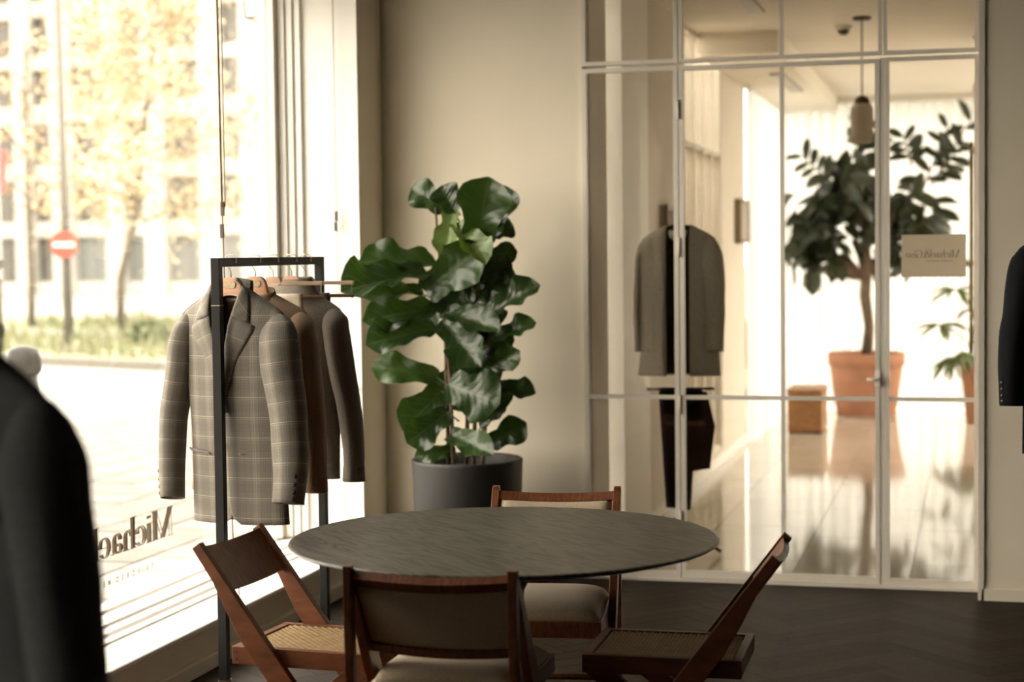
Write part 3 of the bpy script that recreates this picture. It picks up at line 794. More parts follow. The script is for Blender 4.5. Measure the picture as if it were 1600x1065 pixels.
def jacket(name, label, loc, rz, zn, L, m, lin='lining', zb=None, sleeve=.66, sh=.205, group=None, lapels=True, opening=None, inner=None, flare=.03, detail=True, seed=0, chest=.2, hemw=.2, fwd=-.03, swing=(0, 0), rs=(1., 1.), slope=.5, shift=0.):
    t = thing(name, label, 'jacket', loc, rz, group)
    g = Garment(zn, L, sh=sh, chest=chest, waist=chest - .008, hem=hemw, seed=seed, slope=slope, shift=shift)
    zb = zb if zb is not None else zn - .43
    # back and lining
    g.sheet('back_panel', m, t, lambda z: -g.hw(z), lambda z: g.hw(z), +1)
    g.sheet('back_lining', lin, t, lambda z: -g.hw(z) * .93, lambda z: g.hw(z) * .93, +1, zlo=g.z0 + .03, off=-.010, tdrop=.035)
    def edge(z):       # roll line: half opening at height z
        if opening is not None: return opening
        if z <= zb: return -.012
        return lerp(-.012, .060, ((z - zb) / (zn - zb)) ** 1.15)
    cr = .05
    def xr(z):
        e = edge(z)
        if opening is None and z < g.z0 + .09: e += .05 * (1 - math.sqrt(max(0, 1 - (1 - (z - g.z0) / .09) ** 2)))
        return e
    g.sheet('front_panel', m, t, lambda z: -g.hw(z), lambda z: -xr(z) + (.0 if opening is None else 0), -1, off=.004)
    g.sheet('front_panel', m, t, lambda z: xr(z), lambda z: g.hw(z), -1, off=-.003)
    if lapels:
        for sg in (-1, 1):
            roll = [(sg * -.014 + shift * .4, zb - .01), (sg * .012 + shift * .2, zb + (zn - zb) * .45), (sg * .046, zn - .09)]
            out = [(sg * -.012 + shift * .4, zb - .012), (sg * .062 + shift * .2, zb + (zn - zb) * .42), (sg * .126, zn - .160), (sg * .131, zn - .138)]
            lp = strip(roll, out, 8, 16, lambda x, z: g.F(x, z, -1), .012, sg * .38).build('lapel', m, t, smooth=True, solid=.004, local=True)
            inn = [(sg * .046, zn - .10), (sg * .060, zn - .02), (sg * .060, zn + .020), (sg * .03, zn + .03)]
            outc = [(sg * .112, zn - .124), (sg * .108, zn - .085), (sg * .094, zn - .03), (sg * .070, zn + .004)]
            strip(inn, outc, 6, 10, lambda x, z: g.F(x, min(z, g.top(x) - .004), -1), .015, sg * .9).build('collar', m, t, smooth=True, solid=.004, local=True)
        # standing collar behind the neck
        def nb(u, v):
            a = -1.9 + 3.8 * u; x = .078 * math.sin(a) / 1.0; y = .035 * math.cos(a * .9) + .012
            return (x, y, zn - .015 + .05 * v - .012 * abs(math.sin(a)))
        pts = {}
        MB().grid(nb, 16, 3, lambda u, v: (u * .2, v * .05)).build('collar', m, t, smooth=True, solid=.005, local=True)
    if inner:
        g2 = Garment(zn - .005, L - .02, sh=sh - .01, chest=chest - .012, waist=chest - .02, hem=hemw - .012, depth=.066, seed=seed + 3, slope=slope)
        g2.sheet('unveiled_front', inner, t, lambda z: -g2.hw(z) * .9, lambda z: g2.hw(z) * .9, -1, off=.006)  # dark centre, left free of the reflection coloured into the front panels
    cps = []
    for i, sg in enumerate((-1, 1)):
        so, cp = g.sleeve('sleeve', m, t, sg, sleeve, flare=flare, fwd=fwd, swing=swing[i], rs=rs[i]); cps.append((sg, cp, so))
    if detail:
        y_ = lambda x, z: g.F(x, z, -1) - .0085
        zp = g.z0 + .255
        for sg in (-1, 1):
            a, b = sg * .060, sg * .165
            mb = MB().grid(lambda u, v: (lerp(a, b, u), y_(lerp(a, b, u), zp) + .004 - .004 * v, zp + .006 - .010 * (1 - v) + .012 * u * (1 if sg > 0 else 1)), 8, 1, lambda u, v: (lerp(a, b, u), v * .01))
            mb.build('pocket_welt', m, t, smooth=True, solid=.002, local=True)
        zc = zn - .285
        MB().grid(lambda u, v: (.085 + .085 * u, y_(.085 + .085 * u, zc) + .004, zc + .018 * u - .02 * (1 - v)), 6, 1, lambda u, v: (.085 + .085 * u, v * .02)).build('breast_pocket', m, t, smooth=True, solid=.002, local=True)
        MB().lathe([(.001, -.002), (.010, -.002), (.011, .001), (.008, .003), (.001, .003)], 14).v
        bt = MB(); bt.lathe([(.001, -.003), (.010, -.003), (.011, 0), (.009, .003), (.001, .003)], 14)
        for zz in (zb - .02, zb - .13):
            o = bt.build('button', 'horn_button', t, smooth=True, local=True); o.location = (-.004, g.F(.0, zz, -1) - .012, zz); o.rotation_euler = (PI / 2, 0, 0)
        for sg, cp, so in cps:
            for q in range(4):
                c = cp(.965 - q * .026)
                o = bt.build('cuff_button', 'horn_button', so, smooth=True, local=True)
                o.scale = (.75, .75, .9); o.location = ((c[0] + c[3] * .62 * rs[0 if sg < 0 else 1]) * sg, c[1] - c[3] * .70, c[2]); o.rotation_euler = (PI / 2, 0, sg * .75)
    return t

def sweater(name, label, cat, loc, rz, zn, L, m, sleeve=.64, sh=.2, collar='crew', seed=0, flare=.02, fwd=0., chest=.2, r0=.066, r1=.044, group=None, slope=.5):
    t = thing(name, label, cat, loc, rz, group)
    g = Garment(zn, L, sh=sh, chest=chest, waist=chest - .005, hem=chest - .012, depth=.06, seed=seed, slope=slope)
    g.sheet('front_panel', m, t, lambda z: -g.hw(z), lambda z: g.hw(z), -1)
    g.sheet('back_panel', m, t, lambda z: -g.hw(z), lambda z: g.hw(z), +1)
    for sg in (-1, 1):
        so, cp = g.sleeve('sleeve', m, t, sg, sleeve, flare=flare, fwd=fwd, r0=r0, r1=r1)
        c = cp(1.0); c0 = cp(.93)
        MB().tube([(c0[0] * sg, c0[1], c0[2]), (c[0] * sg, c[1], c[2] - .004)], [c0[3] * .86, c[3] * .97], 16, cap=False).build('cuff', m, so, smooth=True, solid=.005, local=True)
        # armhole seam
        zt = g.top(sh); seam = [(sg * (sh - .018), g.F(sh - .018, zt - .02 - q * .024, -1) - .006, zt - .004 - q * .024) for q in range(7)]
        MB().tube(seam, .0035, 6).build('seam', m, t, smooth=True, local=True)
    MB().grid(lambda u, v: ((g.hw(g.z0) + .002) * math.cos(u * 2 * PI), -.043 * math.sin(u * 2 * PI) * (1 if math.sin(u * 2 * PI) > 0 else .8), g.z0 - .005 + .06 * v), 40, 2).build('hem_band', m, t, smooth=True, solid=.006, local=True)
    if collar == 'crew':
        def nb(u, v):
            a = 2 * PI * u
            return (.082 * math.cos(a) * (1 - .1 * v), .045 * math.sin(a), zn - .03 + .032 * v + .022 * max(0, math.sin(a)) - .012 * max(0, -math.sin(a)))
        MB().grid(nb, 32, 4).build('neck_rib', m, t, smooth=True, solid=.007, local=True)
    else:
        def nb(u, v):
            a = 2 * PI * u
            return (.078 * math.cos(a) * (1 + .5 * (1 - v) ** 1.2), .045 * math.sin(a) * (1 + .5 * (1 - v)) - .01 * (1 - v), zn + .045 - .075 * (1 - v) - .01 * max(0, -math.sin(a)))
        MB().grid(nb, 36, 5).build('collar', m, t, smooth=True, solid=.006, local=True)
        for q in range(3):
            z = zn - .08 - q * .06
            o = MB().lathe([(.001, -.002), (.006, -.002), (.006, .002), (.001, .002)], 12).build('button', 'horn_button', t, local=True)
            o.location = (0, g.F(0, z, -1) - .005, z); o.rotation_euler = (PI / 2, 0, 0)
    return t

# ------------------------------------------------------------------ clothes rail by the window
RX = -2.60; RZ = 1.595; RY0, RY1 = 5.80, 6.82
rk = thing('clothes_rail', 'slim black steel clothes rail standing by the shop window', 'clothes rail', (RX, 6.3, 0))
for y in (RY0, RY1):
    p = bx(RX - .0165, RX + .0165, y - .016, y + .016, .04, RZ).build('post', 'black_steel', rk, bevel=.002)
    bx(RX - .018, RX + .018, y - .018, y + .018, .075, .079).build('joint_ring', 'steel_hook', p)
    if y == RY0: bx(RX - .0175, RX + .0175, y - .017, y + .017, RZ - .17, RZ - .168).build('joint_ring', 'steel_hook', p)
    bx(RX - .21, RX + .21, y - .016, y + .016, .012, .042).build('foot', 'black_steel', rk, bevel=.003)
    for sx in (-1, 1): MB().lathe([(.014, 0), (.014, .013)], 12, (RX + sx * .19, y, 0)).build('glide', 'black_steel', rk)
bx(RX - .0165, RX + .0165, RY0 + .016, RY1 - .016, RZ - .032, RZ).build('top_bar', 'black_steel', rk, bevel=.002)

def hook(root, y, zs, m='steel_hook'):
    """wire from the hanger's neck over the bar; local coords with x across"""
    b = RZ - zs
    P = [(0, 0, 0), (0, 0, .022), (-.012, 0, .040), (-.028, 0, .058), (-.0245, 0, b - .034)]
    P = [(0, 0, zs), (0, 0, zs + .02), (-.010, 0, zs + .034), (-.024, 0, zs + .048), (-.026, 0, RZ - .03), (-.024, 0, RZ + .001), (-.017, 0, RZ + .008), (0, 0, RZ + .010), (.016, 0, RZ + .008), (.0235, 0, RZ - .003), (.0225, 0, RZ - .014)]
    w = MB().tube(P, .0021, 8).build('hook', m, root, smooth=True, local=True)
    o = MB().lathe([(.0005, -.004), (.0032, -.002), (.0032, .003), (.0005, .005)], 10, (.0225, 0, RZ - .015)).build('hook_tip', 'brass', w, smooth=True, local=True)
def jacket_hanger(name, label, y, rz, zs, m='hanger_wood', w=.20, drop=.055):
    t = thing(name, label, 'hanger', (RX, y, 0), rz, 'wooden hangers on the clothes rail')
    hook(t, y, zs)
    # body: broad centre plate with sloping contoured arms
    mb = MB(); n = 40
    def prof(x):
        a = abs(x)
        top = zs - (.0 if a < .026 else .0) - .9 * max(0, a - .030) ** 1.0 * (1.25 if a < .06 else 1.0) + (.0)
        if a >= .066: top = zs - drop - .60 * (a - .066)
        else: top = zs - .007 * (a / .036) ** 4 - (drop - .02) * smooth01((a - .034) / .032) if a > .036 else zs - .012 * (a / .036) ** 4
        top = max(top, zs - drop - .60 * max(0, a - .066))
        bot = zs - max(.062, drop + .02) + .018 * math.cos(min(1, a / .066) * PI / 2) if a < .066 else zs - max(.062, drop + .02) * 1.0 - .60 * (a - .066)
        return top, bot
    pr_ = [(x, *prof(x)) for x in [-w + 2 * w * i / n for i in range(n + 1)]]
    for x, tp, bt in pr_:
        d = .013 + .006 * smooth01((abs(x) - .05) / .1)
        mb.v += [(x, -d, bt), (x, -d * .8, tp), (x, d * .8, tp), (x, d, bt)]
    for i in range(n):
        for k_ in range(4):
            a = i * 4 + k_; b = i * 4 + (k_ + 1) % 4; mb.f.append((a, b, b + 4, a + 4))
    mb.f += [(0, 1, 2, 3), tuple(n * 4 + q for q in (3, 2, 1, 0))]
    bd = mb.build('body', m, t, smooth=False, local=True, bevel=.0)
    P = MB(); nn = 20; vs = []
    for s_ in (-.0155, -.0125):
        for k_ in range(nn):
            a = 2 * PI * k_ / nn; vs.append((.0135 * math.copysign(1, math.cos(a)) + .0135 * math.cos(a), s_, zs - .027 + .0135 * math.sin(a)))
    P.add(vs, [tuple(range(nn)), tuple(range(nn, 2 * nn))[::-1]] + [(i, i + nn, (i + 1) % nn + nn, (i + 1) % nn) for i in range(nn)])
    pq = P.build('name_plate', 'gold_plaque', bd, local=True)
    return t
def trouser_hanger(name, label, y, rz, zs, m='pale_hanger_wood', half=.205):
    t = thing(name, label, 'hanger', (RX, y, 0), rz, 'wooden hangers on the clothes rail')
    hook(t, y, zs)
    vs = []; nn = 24
    for s_ in (-.010, .010):
        for k_ in range(nn):
            a = 2 * PI * k_ / nn; vs.append((.015 * math.copysign(1, math.cos(a)) + .018 * math.cos(a), s_, zs - .018 + .018 * math.sin(a)))
    MB().add(vs, [tuple(range(nn)), tuple(range(nn, 2 * nn))[::-1]] + [(i, i + nn, (i + 1) % nn + nn, (i + 1) % nn) for i in range(nn)]).build('neck_plate', m, t, local=True)
    MB().box(-half, half, -.008, .008, zs - .034, zs - .019).build('upper_bar', m, t, local=True, bevel=.003)
    MB().tube([(-half, 0, zs - .078), (half, 0, zs - .078)], .0075, 10).build('lower_bar', m, t, local=True, smooth=True)
    for sx in (-1, 1): MB().tube([(sx * (half - .008), 0, zs - .022), (sx * (half - .008), 0, zs - .092)], .0022, 6).build('wire', 'steel_hook', t, local=True)
    return t
def trousers_on_bar(name, label, y, rz, zs, m, xa, xb, drop):
    t = thing(name, label, 'trousers', (RX, y, 0), rz)
    zb = zs - .078
    def f(u, v):
        # sheet over the bar: v from one hem to the other
        x = lerp(xa, xb, u); s_ = (v - .5) * 2
        if abs(s_) < .06:
            a = s_ / .06 * PI / 2; return (x, .0105 * math.sin(a), zb + .0105 * math.cos(a) )
        q = (abs(s_) - .06) / .94
        sg = math.copysign(1, s_)
        return (x + .004 * math.sin(u * 9 + q * 3), sg * (.0105 + .016 * q + .006 * math.sin(u * 12 + q * 2)), zb - (drop if sg < 0 else drop * .93) * q)
    MB().grid(f, 16, 60).build('legs', m, t, smooth=True, solid=.005, local=True)
    MB().grid(lambda u, v: (lerp(xa, xb, u), -.0105 - .022 + .001, zb - drop + .03 * v), 8, 1).build('hem', m, t, smooth=True, solid=.006, local=True)
    return t
JY = 5.924
jacket_hanger('jacket_hanger', 'orange wooden hanger with oval plate inside the plaid jacket', JY, -.14, 1.524, w=.14, drop=.062)
jacket('plaid_jacket', 'grey windowpane plaid suit jacket at the front of the clothes rail', (RX, JY, 0), -.14, 1.488, .855, 'plaid_wool', zb=1.050, sleeve=.672, sh=.222, chest=.200, hemw=.200, flare=.034, seed=1.7, fwd=-.045, swing=(-.034, .006), rs=(.74, 1.2), slope=.60, shift=.022)
jacket_hanger('jacket_hanger', 'orange wooden hanger with oval plate carrying the tan sweater', 6.149, -.05, 1.524, w=.14, drop=.085)
sweater('tan_sweater', 'tan brown crew neck sweater hanging right behind the plaid jacket', 'sweater', (RX, 6.149, 0), -.05, 1.464, .735, 'tan_knit', sleeve=.665, sh=.215, seed=4, flare=.018, slope=.50)
trouser_hanger('trouser_hanger', 'pale wooden trouser hanger with cream trousers over its lower bar', 6.324, -.02, 1.520)
trousers_on_bar('cream_trousers', 'cream trousers folded over the lower bar of a wooden hanger', 6.324, -.02, 1.520, 'cream_wool', -.19, .118, .50)
jacket_hanger('jacket_hanger', 'orange wooden hanger inside the grey knitted polo shirt', 6.515, -.04, 1.520, w=.14, drop=.078)
sweater('grey_polo', 'dark grey long sleeved knitted polo with a turned collar on the rail', 'polo shirt', (RX, 6.515, 0), -.04, 1.470, .745, 'grey_knit', sleeve=.672, sh=.210, collar='polo', seed=8, flare=.040, slope=.55)
trouser_hanger('trouser_hanger', 'rearmost pale wooden trouser hanger carrying dark brown trousers', 6.668, -.02, 1.516)
trousers_on_bar('brown_trousers', 'dark brown trousers folded over the rearmost hanger of the rail', 6.668, -.02, 1.516, 'brown_wool', -.19, .10, .55)

# ------------------------------------------------------------------ dress stands with jackets
def dress_stand(name, label, loc, top=1.5, legs=3, rz=0.):
    t = thing(name, label, 'dress stand', loc, rz)
    MB().tube([(0, 0, .05), (0, 0, top - .1)], .014, 12).build('pole', 'black_steel', t, smooth=True, local=True)
    for k_ in range(legs):
        a = 2 * PI * k_ / legs + .4
        MB().tube([(0, 0, .16), (.12 * math.cos(a), .12 * math.sin(a), .10), (.23 * math.cos(a), .23 * math.sin(a), .018)], .009, 8).build('leg', 'black_steel', t, smooth=True, local=True)
    MB().lathe([(.001, 0), (.06, .0), (.125, .10), (.14, .30), (.125, .42), (.06, .50), (.045, .57), (.045, .60), (.001, .60)], 24, (0, 0, top - .52)).build('bust', 'beige_fabric', t, smooth=True, local=True).scale = (1, .42, 1)
    nk = MB().lathe([(.05, 0), (.046, .03), (.02, .045), (.012, .06), (.001, .065)], 20, (0, 0, top + .08)).build('neck_cap', 'black_wool', t, smooth=True, local=True)
    return t

# ================================================================== TABLE AND CHAIRS
TX, TY = -1.37, 5.115
tb = thing('round_table', 'round dining table with a dark stained oak top and pedestal', 'table', (TX, TY, 0))
MB().lathe([(.001, .712), (.50, .712), (.60, .718), (.640, .729), (.650, .735), (.6485, .739), (.642, .741), (.001, .741)], 128, (TX, TY, 0), cap=False).build('table_top', 'table_stain', tb)
for p in bpy.data.objects['table_top'].data.polygons: p.use_smooth = False
MB().lathe([(.26, 0), (.265, .006), (.25, .018), (.16, .05), (.075, .12), (.055, .22), (.052, .45), (.06, .58), (.10, .66), (.20, .705), (.22, .713)], 48, (TX, TY, 0)).build('pedestal', 'table_stain', tb, smooth=True)

def scissor_chair(name, label, loc, rz, W, zt, cane=True, group=None):
    """local: faces +x, width along y, origin under the seat centre; crossing planks at both sides"""
    t = thing(name, label, 'chair', loc, rz, group)
    xo = -.30                                   # top of the backrest
    A0 = Vector((xo, zt)); A1 = Vector((xo + .56, 0.0))
    d = (A1 - A0).normalized(); nrm = Vector((-d.y, d.x))      # points forward/up
    if nrm.x < 0: nrm = -nrm
    Ltot = (A1 - A0).length
    prof = [(0, .030), (.13, .036), (.22, .052), (.34, .068), (.55, .070), (.8, .060), (1, .052)]
    front = [A0 + d * Ltot * q for q, w in prof]; rear = [A0 + d * Ltot * q - nrm * w for q, w in prof]
    rear[-1] = Vector((rear[-1].x + (0 - rear[-1].y) * d.x / d.y, 0))
    poly = [(p.x, p.y) for p in front] + [(p.x, p.y) for p in rear[::-1]]
    th = .026
    for sg in (-1, 1):
        y0 = sg * W / 2; y1 = sg * (W / 2 - th)
        MB().prism(poly, min(y0, y1), max(y0, y1), 'y').build('side_plank', 'teak', t, local=True, bevel=.0025)
        # rear leg: from the seat front down to the back (cane chairs), upright post (padded chairs)
        if not cane:
            MB().prism([(xo - .026, zt + .004), (xo + .006, zt + .004), (xo + .012, zt - .10), (xo + .028, 0), (xo - .004, 0), (xo - .022, zt - .10)], min(y0, y1) + .001, max(y0, y1) - .001, 'y').build('post', 'teak', t, local=True, bevel=.003)
        B0 = Vector((xo + .50, .376)); B1 = Vector((xo + .03, 0)); e = (B1 - B0).normalized(); en = Vector((-e.y, e.x))
        pb = [B0 + en * .028 - e * .0, B0 - en * .028, B1 - en * .024, B1 + en * .024]
        for i in (2, 3): pb[i] = Vector((pb[i].x - pb[i].y * e.x / e.y, 0))
        for i in (0, 1): pb[i] = Vector((pb[i].x + (.376 - pb[i].y) * e.x / e.y, .376))
        ya, yb = sg * (W / 2 - th - .001), sg * (W / 2 - 2 * th - .001)
        if cane: MB().prism([(p.x, p.y) for p in pb], min(ya, yb), max(ya, yb), 'y').build('leg', 'teak', t, local=True, bevel=.002)
        ra, rb = sg * (W / 2 - th), sg * (W / 2 - 2 * th)
        r_ = MB().box(xo + .09, xo + .555, min(ra, rb), max(ra, rb), .376, .430).build('seat_rail', 'teak', t, local=True, bevel=.0025)
        for (px, pz) in ((.105, .392), (.105, .414), (.54, .392), (.54, .414)):
            MB().tube([(xo + px, sg * (W / 2 - th - .002), pz), (xo + px, sg * (W / 2 - th + .001), pz)], .004, 8).build('dowel', 'horn_button', r_, local=True)
    inn = W / 2 - 2 * th
    for xa in (xo + .09, xo + .53): MB().box(xa, xa + .025, -inn, inn, .378, .430).build('cross_rail', 'teak', t, local=True, bevel=.002)
    MB().tube([(xo + .285, -W / 2 + .01, .190), (xo + .285, W / 2 - .01, .190)], .011, 10).build('stretcher', 'teak', t, local=True, smooth=True)
    if cane:
        MB().box(xo + .115, xo + .53, -inn, inn, .405, .412).build('seat_frame', 'teak', t, local=True)
        cw = MB(); nx = 34; ny = 26
        for i in range(nx):
            x = xo + .118 + (.408) * (i + .5) / nx
            cw.grid(lambda u, v: (x - .0042 + .0084 * v, -inn + 2 * inn * u, .4255 + (.0016 if i % 2 else -.0016) * math.cos(u * ny * PI)), ny, 1)
        for j in range(ny):
            y = -inn + 2 * inn * (j + .5) / ny
            cw.grid(lambda u, v: (xo + .118 + .408 * u, y - .0035 + .007 * v, .4255 + (.0016 if j % 2 else -.0016) * math.sin(u * nx * PI)), nx, 1)
        tag(cw.build('cane_weave', 'cane', t, local=True, smooth=True), kind='stuff')
    else:
        def cush(u, v):
            a = 2 * u - 1; b = 2 * v - 1
            h = .052 * (max(0, 1 - abs(a) ** 5) ** .45) * (max(0, 1 - abs(b) ** 5) ** .45)
            return (xo + .31 + .218 * a, (inn + .018) * b, .428 + h)
        MB().grid(cush, 24, 24).build('seat_cushion', 'beige_fabric', t, local=True, smooth=True, solid=.004)
        MB().box(xo + .10, xo + .54, -inn, inn, .405, .428).build('seat_board', 'teak', t, local=True)
    # backrest between the planks
    bl_ = .165 if cane else .30
    yi = W / 2 - th
    def bp(q, y, off):     # q metres down the plank, off forward of its front edge
        p = A0 + d * q + nrm * off; return (p.x, y, p.y)
    bow = .018
    def slab(name, q0, q1, o0, o1, m, nb=14, par=t, ins=0., bev=0.):
        mb = MB()
        for i in range(nb + 1):
            y = (-yi + ins) + 2 * (yi - ins) * i / nb; c = -bow * (1 - (y / yi) ** 2)
            for (q, o) in ((q0, o0), (q1, o0), (q1, o1), (q0, o1)): mb.v.append(bp(q, y, o + c))
        for i in range(nb):
            for k_ in range(4):
                a = i * 4 + k_; b = i * 4 + (k_ + 1) % 4; mb.f.append((a, b, b + 4, a + 4))
        mb.f += [(0, 1, 2, 3), tuple(nb * 4 + q for q in (3, 2, 1, 0))]
        return mb.build(name, m, par, local=True, bevel=bev)
    if cane: slab('backrest', .012, bl_, -.026, -.006, 'teak')
    else:
        fr_ = slab('back_top_rail', .010, .042, -.032, -.004, 'teak')
        slab('back_bottom_rail', bl_ - .032, bl_, -.032, -.004, 'teak')
        for sg in (-1, 1): pass
        slab('back_panel', .042, bl_ - .032, -.024, -.012, 'beige_fabric')
        def pad(u, v):
            q = lerp(.040, bl_ - .030, v); y = (yi - .006) * (2 * u - 1); c = -bow * (1 - (y / yi) ** 2)
            return bp(q, y, -.012 + c + .022 * (max(0, 1 - abs(2 * u - 1) ** 6) ** .4) * (max(0, 1 - abs(2 * v - 1) ** 6) ** .4))
        MB().grid(pad, 20, 14).build('back_cushion', 'beige_fabric', t, local=True, smooth=True, solid=.003)
    return t
def place(center_top, face):      # chair origin from the position of the backrest top centre
    return (center_top[0] + .30 * math.cos(face), center_top[1] + .30 * math.sin(face), 0)
GA = 'wooden chairs around the round table'
a = math.radians(-4.5); scissor_chair('cane_chair', 'teak chair with woven cane seat and plank back beside the window', place((-2.228, 5.045), a), a, .415, .742, True, GA)
a = math.radians(181); scissor_chair('cane_chair', 'shadowed cane seat chair seen edge on at the right of the table', place((-.548, 5.16), a), a, .425, .742, True, GA)
a = math.radians(91); scissor_chair('upholstered_chair', 'teak chair with beige padded back turned to the camera, nearest of all', place((-1.383, 4.41), a), a, .478, .770, False, GA)
a = math.radians(-83); scissor_chair('upholstered_chair', 'teak chair with beige padded back on the far side of the table', place((-1.397, 5.93), a), a, .450, .784, False, GA)

# ================================================================== PLANTS
def leaf_mesh(name, m, prof, nu=6, nv=12, cup=.18, wave=.05, bend=.25, seed=0, freq=3.2):
    """unit leaf: length 1 along +x, width given by prof (half width as a fraction of length), normal +z"""
    rd = random.Random(seed); ph = rd.random() * 6
    mb = MB()
    def f(u, v):
        s_ = 2 * u - 1; w = interp(prof, v)
        y = s_ * w
        z = cup * abs(s_) ** 1.3 * w * 2 - bend * v * v + wave * abs(s_) ** 1.5 * math.sin(v * freq * 2 * PI + ph + (1.6 if s_ > 0 else 0)) * (w * 3)
        return (v, y, z)
    mb.grid(f, nu, nv, lambda u, v: (2 * u - 1, v))
    o = mb.build(name, m, smooth=True); me = o.data; bpy.data.objects.remove(o)
    return me
def leaf_obj(name, me, root, B, T, wscale, up, petiole=None):
    B = Vector(B); T = Vector(T); x = T - B; ln_ = x.length; x.normalize()
    z = Vector(up); z = (z - x * z.dot(x))
    z = z.normalized() if z.length > 1e-4 else x.orthogonal().normalized()
    y = z.cross(x)
    o = bpy.data.objects.new(name, me); COL.objects.link(o); o.parent = root
    M = Matrix.Identity(4)
    for i in range(3): M[i][0] = x[i] * ln_; M[i][1] = y[i] * ln_ * wscale; M[i][2] = z[i] * ln_; M[i][3] = B[i] - root.location[i]
    o.matrix_local = M
    return o
fig_prof = [(0, .02), (.06, .13), (.16, .19), (.28, .19), (.38, .175), (.5, .215), (.65, .285), (.78, .305), (.88, .265), (.95, .17), (1, .02)]
FIGM = [leaf_mesh('fig_leaf', 'fig_leaf', fig_prof, 8, 18, .26, .085, b_, i + 1, 2.6) for i, b_ in enumerate((.12, .22, .32, .05, .18))]
FIGP = leaf_mesh('fig_leaf', 'fig_leaf_pale', fig_prof, 8, 18, .3, .06, .2, 9)
FIG = [[[-2.23, 7.9, 1.633], [-2.14, 7.78, 1.935], 0.206], [[-2.19, 7.95, 1.671], [-2.108, 8.0, 1.922], 0.135], [[-2.403, 8.0, 1.807], [-2.56, 7.95, 1.917], 0.124], [[-2.337, 7.925, 1.792], [-2.411, 7.925, 1.919], 0.118], [[-2.352, 7.975, 1.83], [-2.372, 7.825, 1.608], 0.094], [[-2.343, 7.9, 1.738], [-2.143, 7.72, 1.599], 0.1], [[-2.172, 7.95, 1.686], [-2.073, 8.0, 1.73], 0.082], [[-2.237, 8.0, 1.581], [-2.074, 8.0, 1.607], 0.088], [[-2.201, 7.925, 1.516], [-2.08, 7.985, 1.544], 0.094], [[-2.45, 7.975, 1.554], [-2.75, 7.775, 1.6], 0.118], [[-2.472, 7.9, 1.506], [-2.762, 7.55, 1.473], 0.112], [[-2.498, 7.95, 1.424], [-2.197, 7.75, 1.6], 0.183], [[-2.435, 8.0, 1.401], [-2.216, 7.88, 1.543], 0.153], [[-2.5, 7.925, 1.416], [-2.749, 7.675, 1.421], 0.082], [[-2.453, 7.975, 1.342], [-2.729, 7.755, 1.311], 0.135], [[-2.187, 7.9, 1.313], [-1.941, 7.88, 1.464], 0.094], [[-2.269, 7.95, 1.363], [-2.09, 7.95, 1.541], 0.171], [[-2.333, 8.0, 1.422], [-2.144, 7.97, 1.353], 0.183], [[-2.439, 7.925, 1.253], [-2.72, 7.725, 1.19], 0.124], [[-2.429, 7.975, 1.287], [-2.21, 7.775, 1.112], 0.153], [[-2.164, 7.9, 1.194], [-1.96, 7.9, 1.289], 0.074], [[-2.395, 7.95, 1.318], [-2.127, 7.77, 1.289], 0.106], [[-2.45, 8.0, 1.011], [-2.698, 7.82, 1.089], 0.124], [[-2.223, 7.925, 1.042], [-2.026, 7.875, 1.145], 0.1], [[-2.351, 7.975, 1.166], [-2.143, 7.895, 1.015], 0.194], [[-2.379, 7.9, 0.989], [-2.119, 7.8, 0.916], 0.212], [[-2.19, 7.95, 0.975], [-1.976, 7.95, 0.967], 0.077], [[-2.435, 8.0, 0.957], [-2.538, 7.8, 0.81], 0.171], [[-2.382, 7.925, 0.86], [-2.541, 7.775, 0.722], 0.135], [[-2.21, 7.975, 0.697], [-2.026, 7.955, 0.801], 0.118], [[-2.225, 7.9, 0.786], [-2.106, 7.9, 0.895], 0.059], [[-2.388, 7.95, 0.742], [-2.163, 7.75, 0.716], 0.112], [[-2.375, 8.0, 0.67], [-2.522, 7.88, 0.65], 0.082], [[-2.286, 7.925, 1.469], [-2.397, 7.975, 1.287], 0.177], [[-2.272, 7.975, 1.226], [-2.138, 8.055, 1.101], 0.177], [[-2.316, 7.9, 1.02], [-2.217, 8.0, 1.165], 0.177], [[-2.279, 7.95, 1.348], [-2.172, 8.01, 1.225], 0.177], [[-2.328, 8.0, 1.104], [-2.425, 8.05, 0.916], 0.177], [[-2.245, 7.925, 0.988], [-2.133, 8.025, 0.86], 0.147], [[-2.292, 7.975, 0.863], [-2.437, 8.095, 1.005], 0.177], [[-2.324, 7.9, 1.529], [-2.213, 8.0, 1.437], 0.177], [[-2.388, 7.95, 1.378], [-2.567, 8.01, 1.27], 0.133], [[-2.273, 8.0, 1.678], [-2.384, 8.1, 1.466], 0.147], [[-2.208, 7.925, 1.468], [-2.122, 8.005, 1.376], 0.147]]
FX, FY = -2.31, 7.97
fg = thing('fiddle_leaf_fig', 'tall fiddle leaf fig in a dark grey pot in the corner', 'potted plant', (FX, FY, 0))
MB().lathe([(.235, 0), (.245, .01), (.262, .615), (.265, .628), (.258, .634), (.250, .628), (.245, .56), (.001, .56)], 64, (FX, FY, 0), cap=False).build('pot', 'pot_grey', fg, smooth=True)
MB().lathe([(.001, .585), (.15, .59), (.246, .575)], 32, (FX, FY, 0), cap=False).build('soil', 'soil', fg, smooth=True)
for (bx_, by_, tx_, ty_, h_) in ((-.06, -.02, -.11, .0, 1.42), (.02, .03, .05, .0, 1.72), (-.02, .05, .0, .02, 1.80), (.08, -.03, .12, .02, 1.35), (-.10, .03, -.14, .0, 1.82)):
    MB().tube([(FX + bx_, FY + by_, .56), (FX + lerp(bx_, tx_, .5) + .012, FY + by_, .56 + (h_ - .56) * .5), (FX + tx_, FY + ty_, h_)], [.011, .009, .005], 8).build('stem', 'bark', fg, smooth=True)
camv = Vector((0, 0, 1.6))
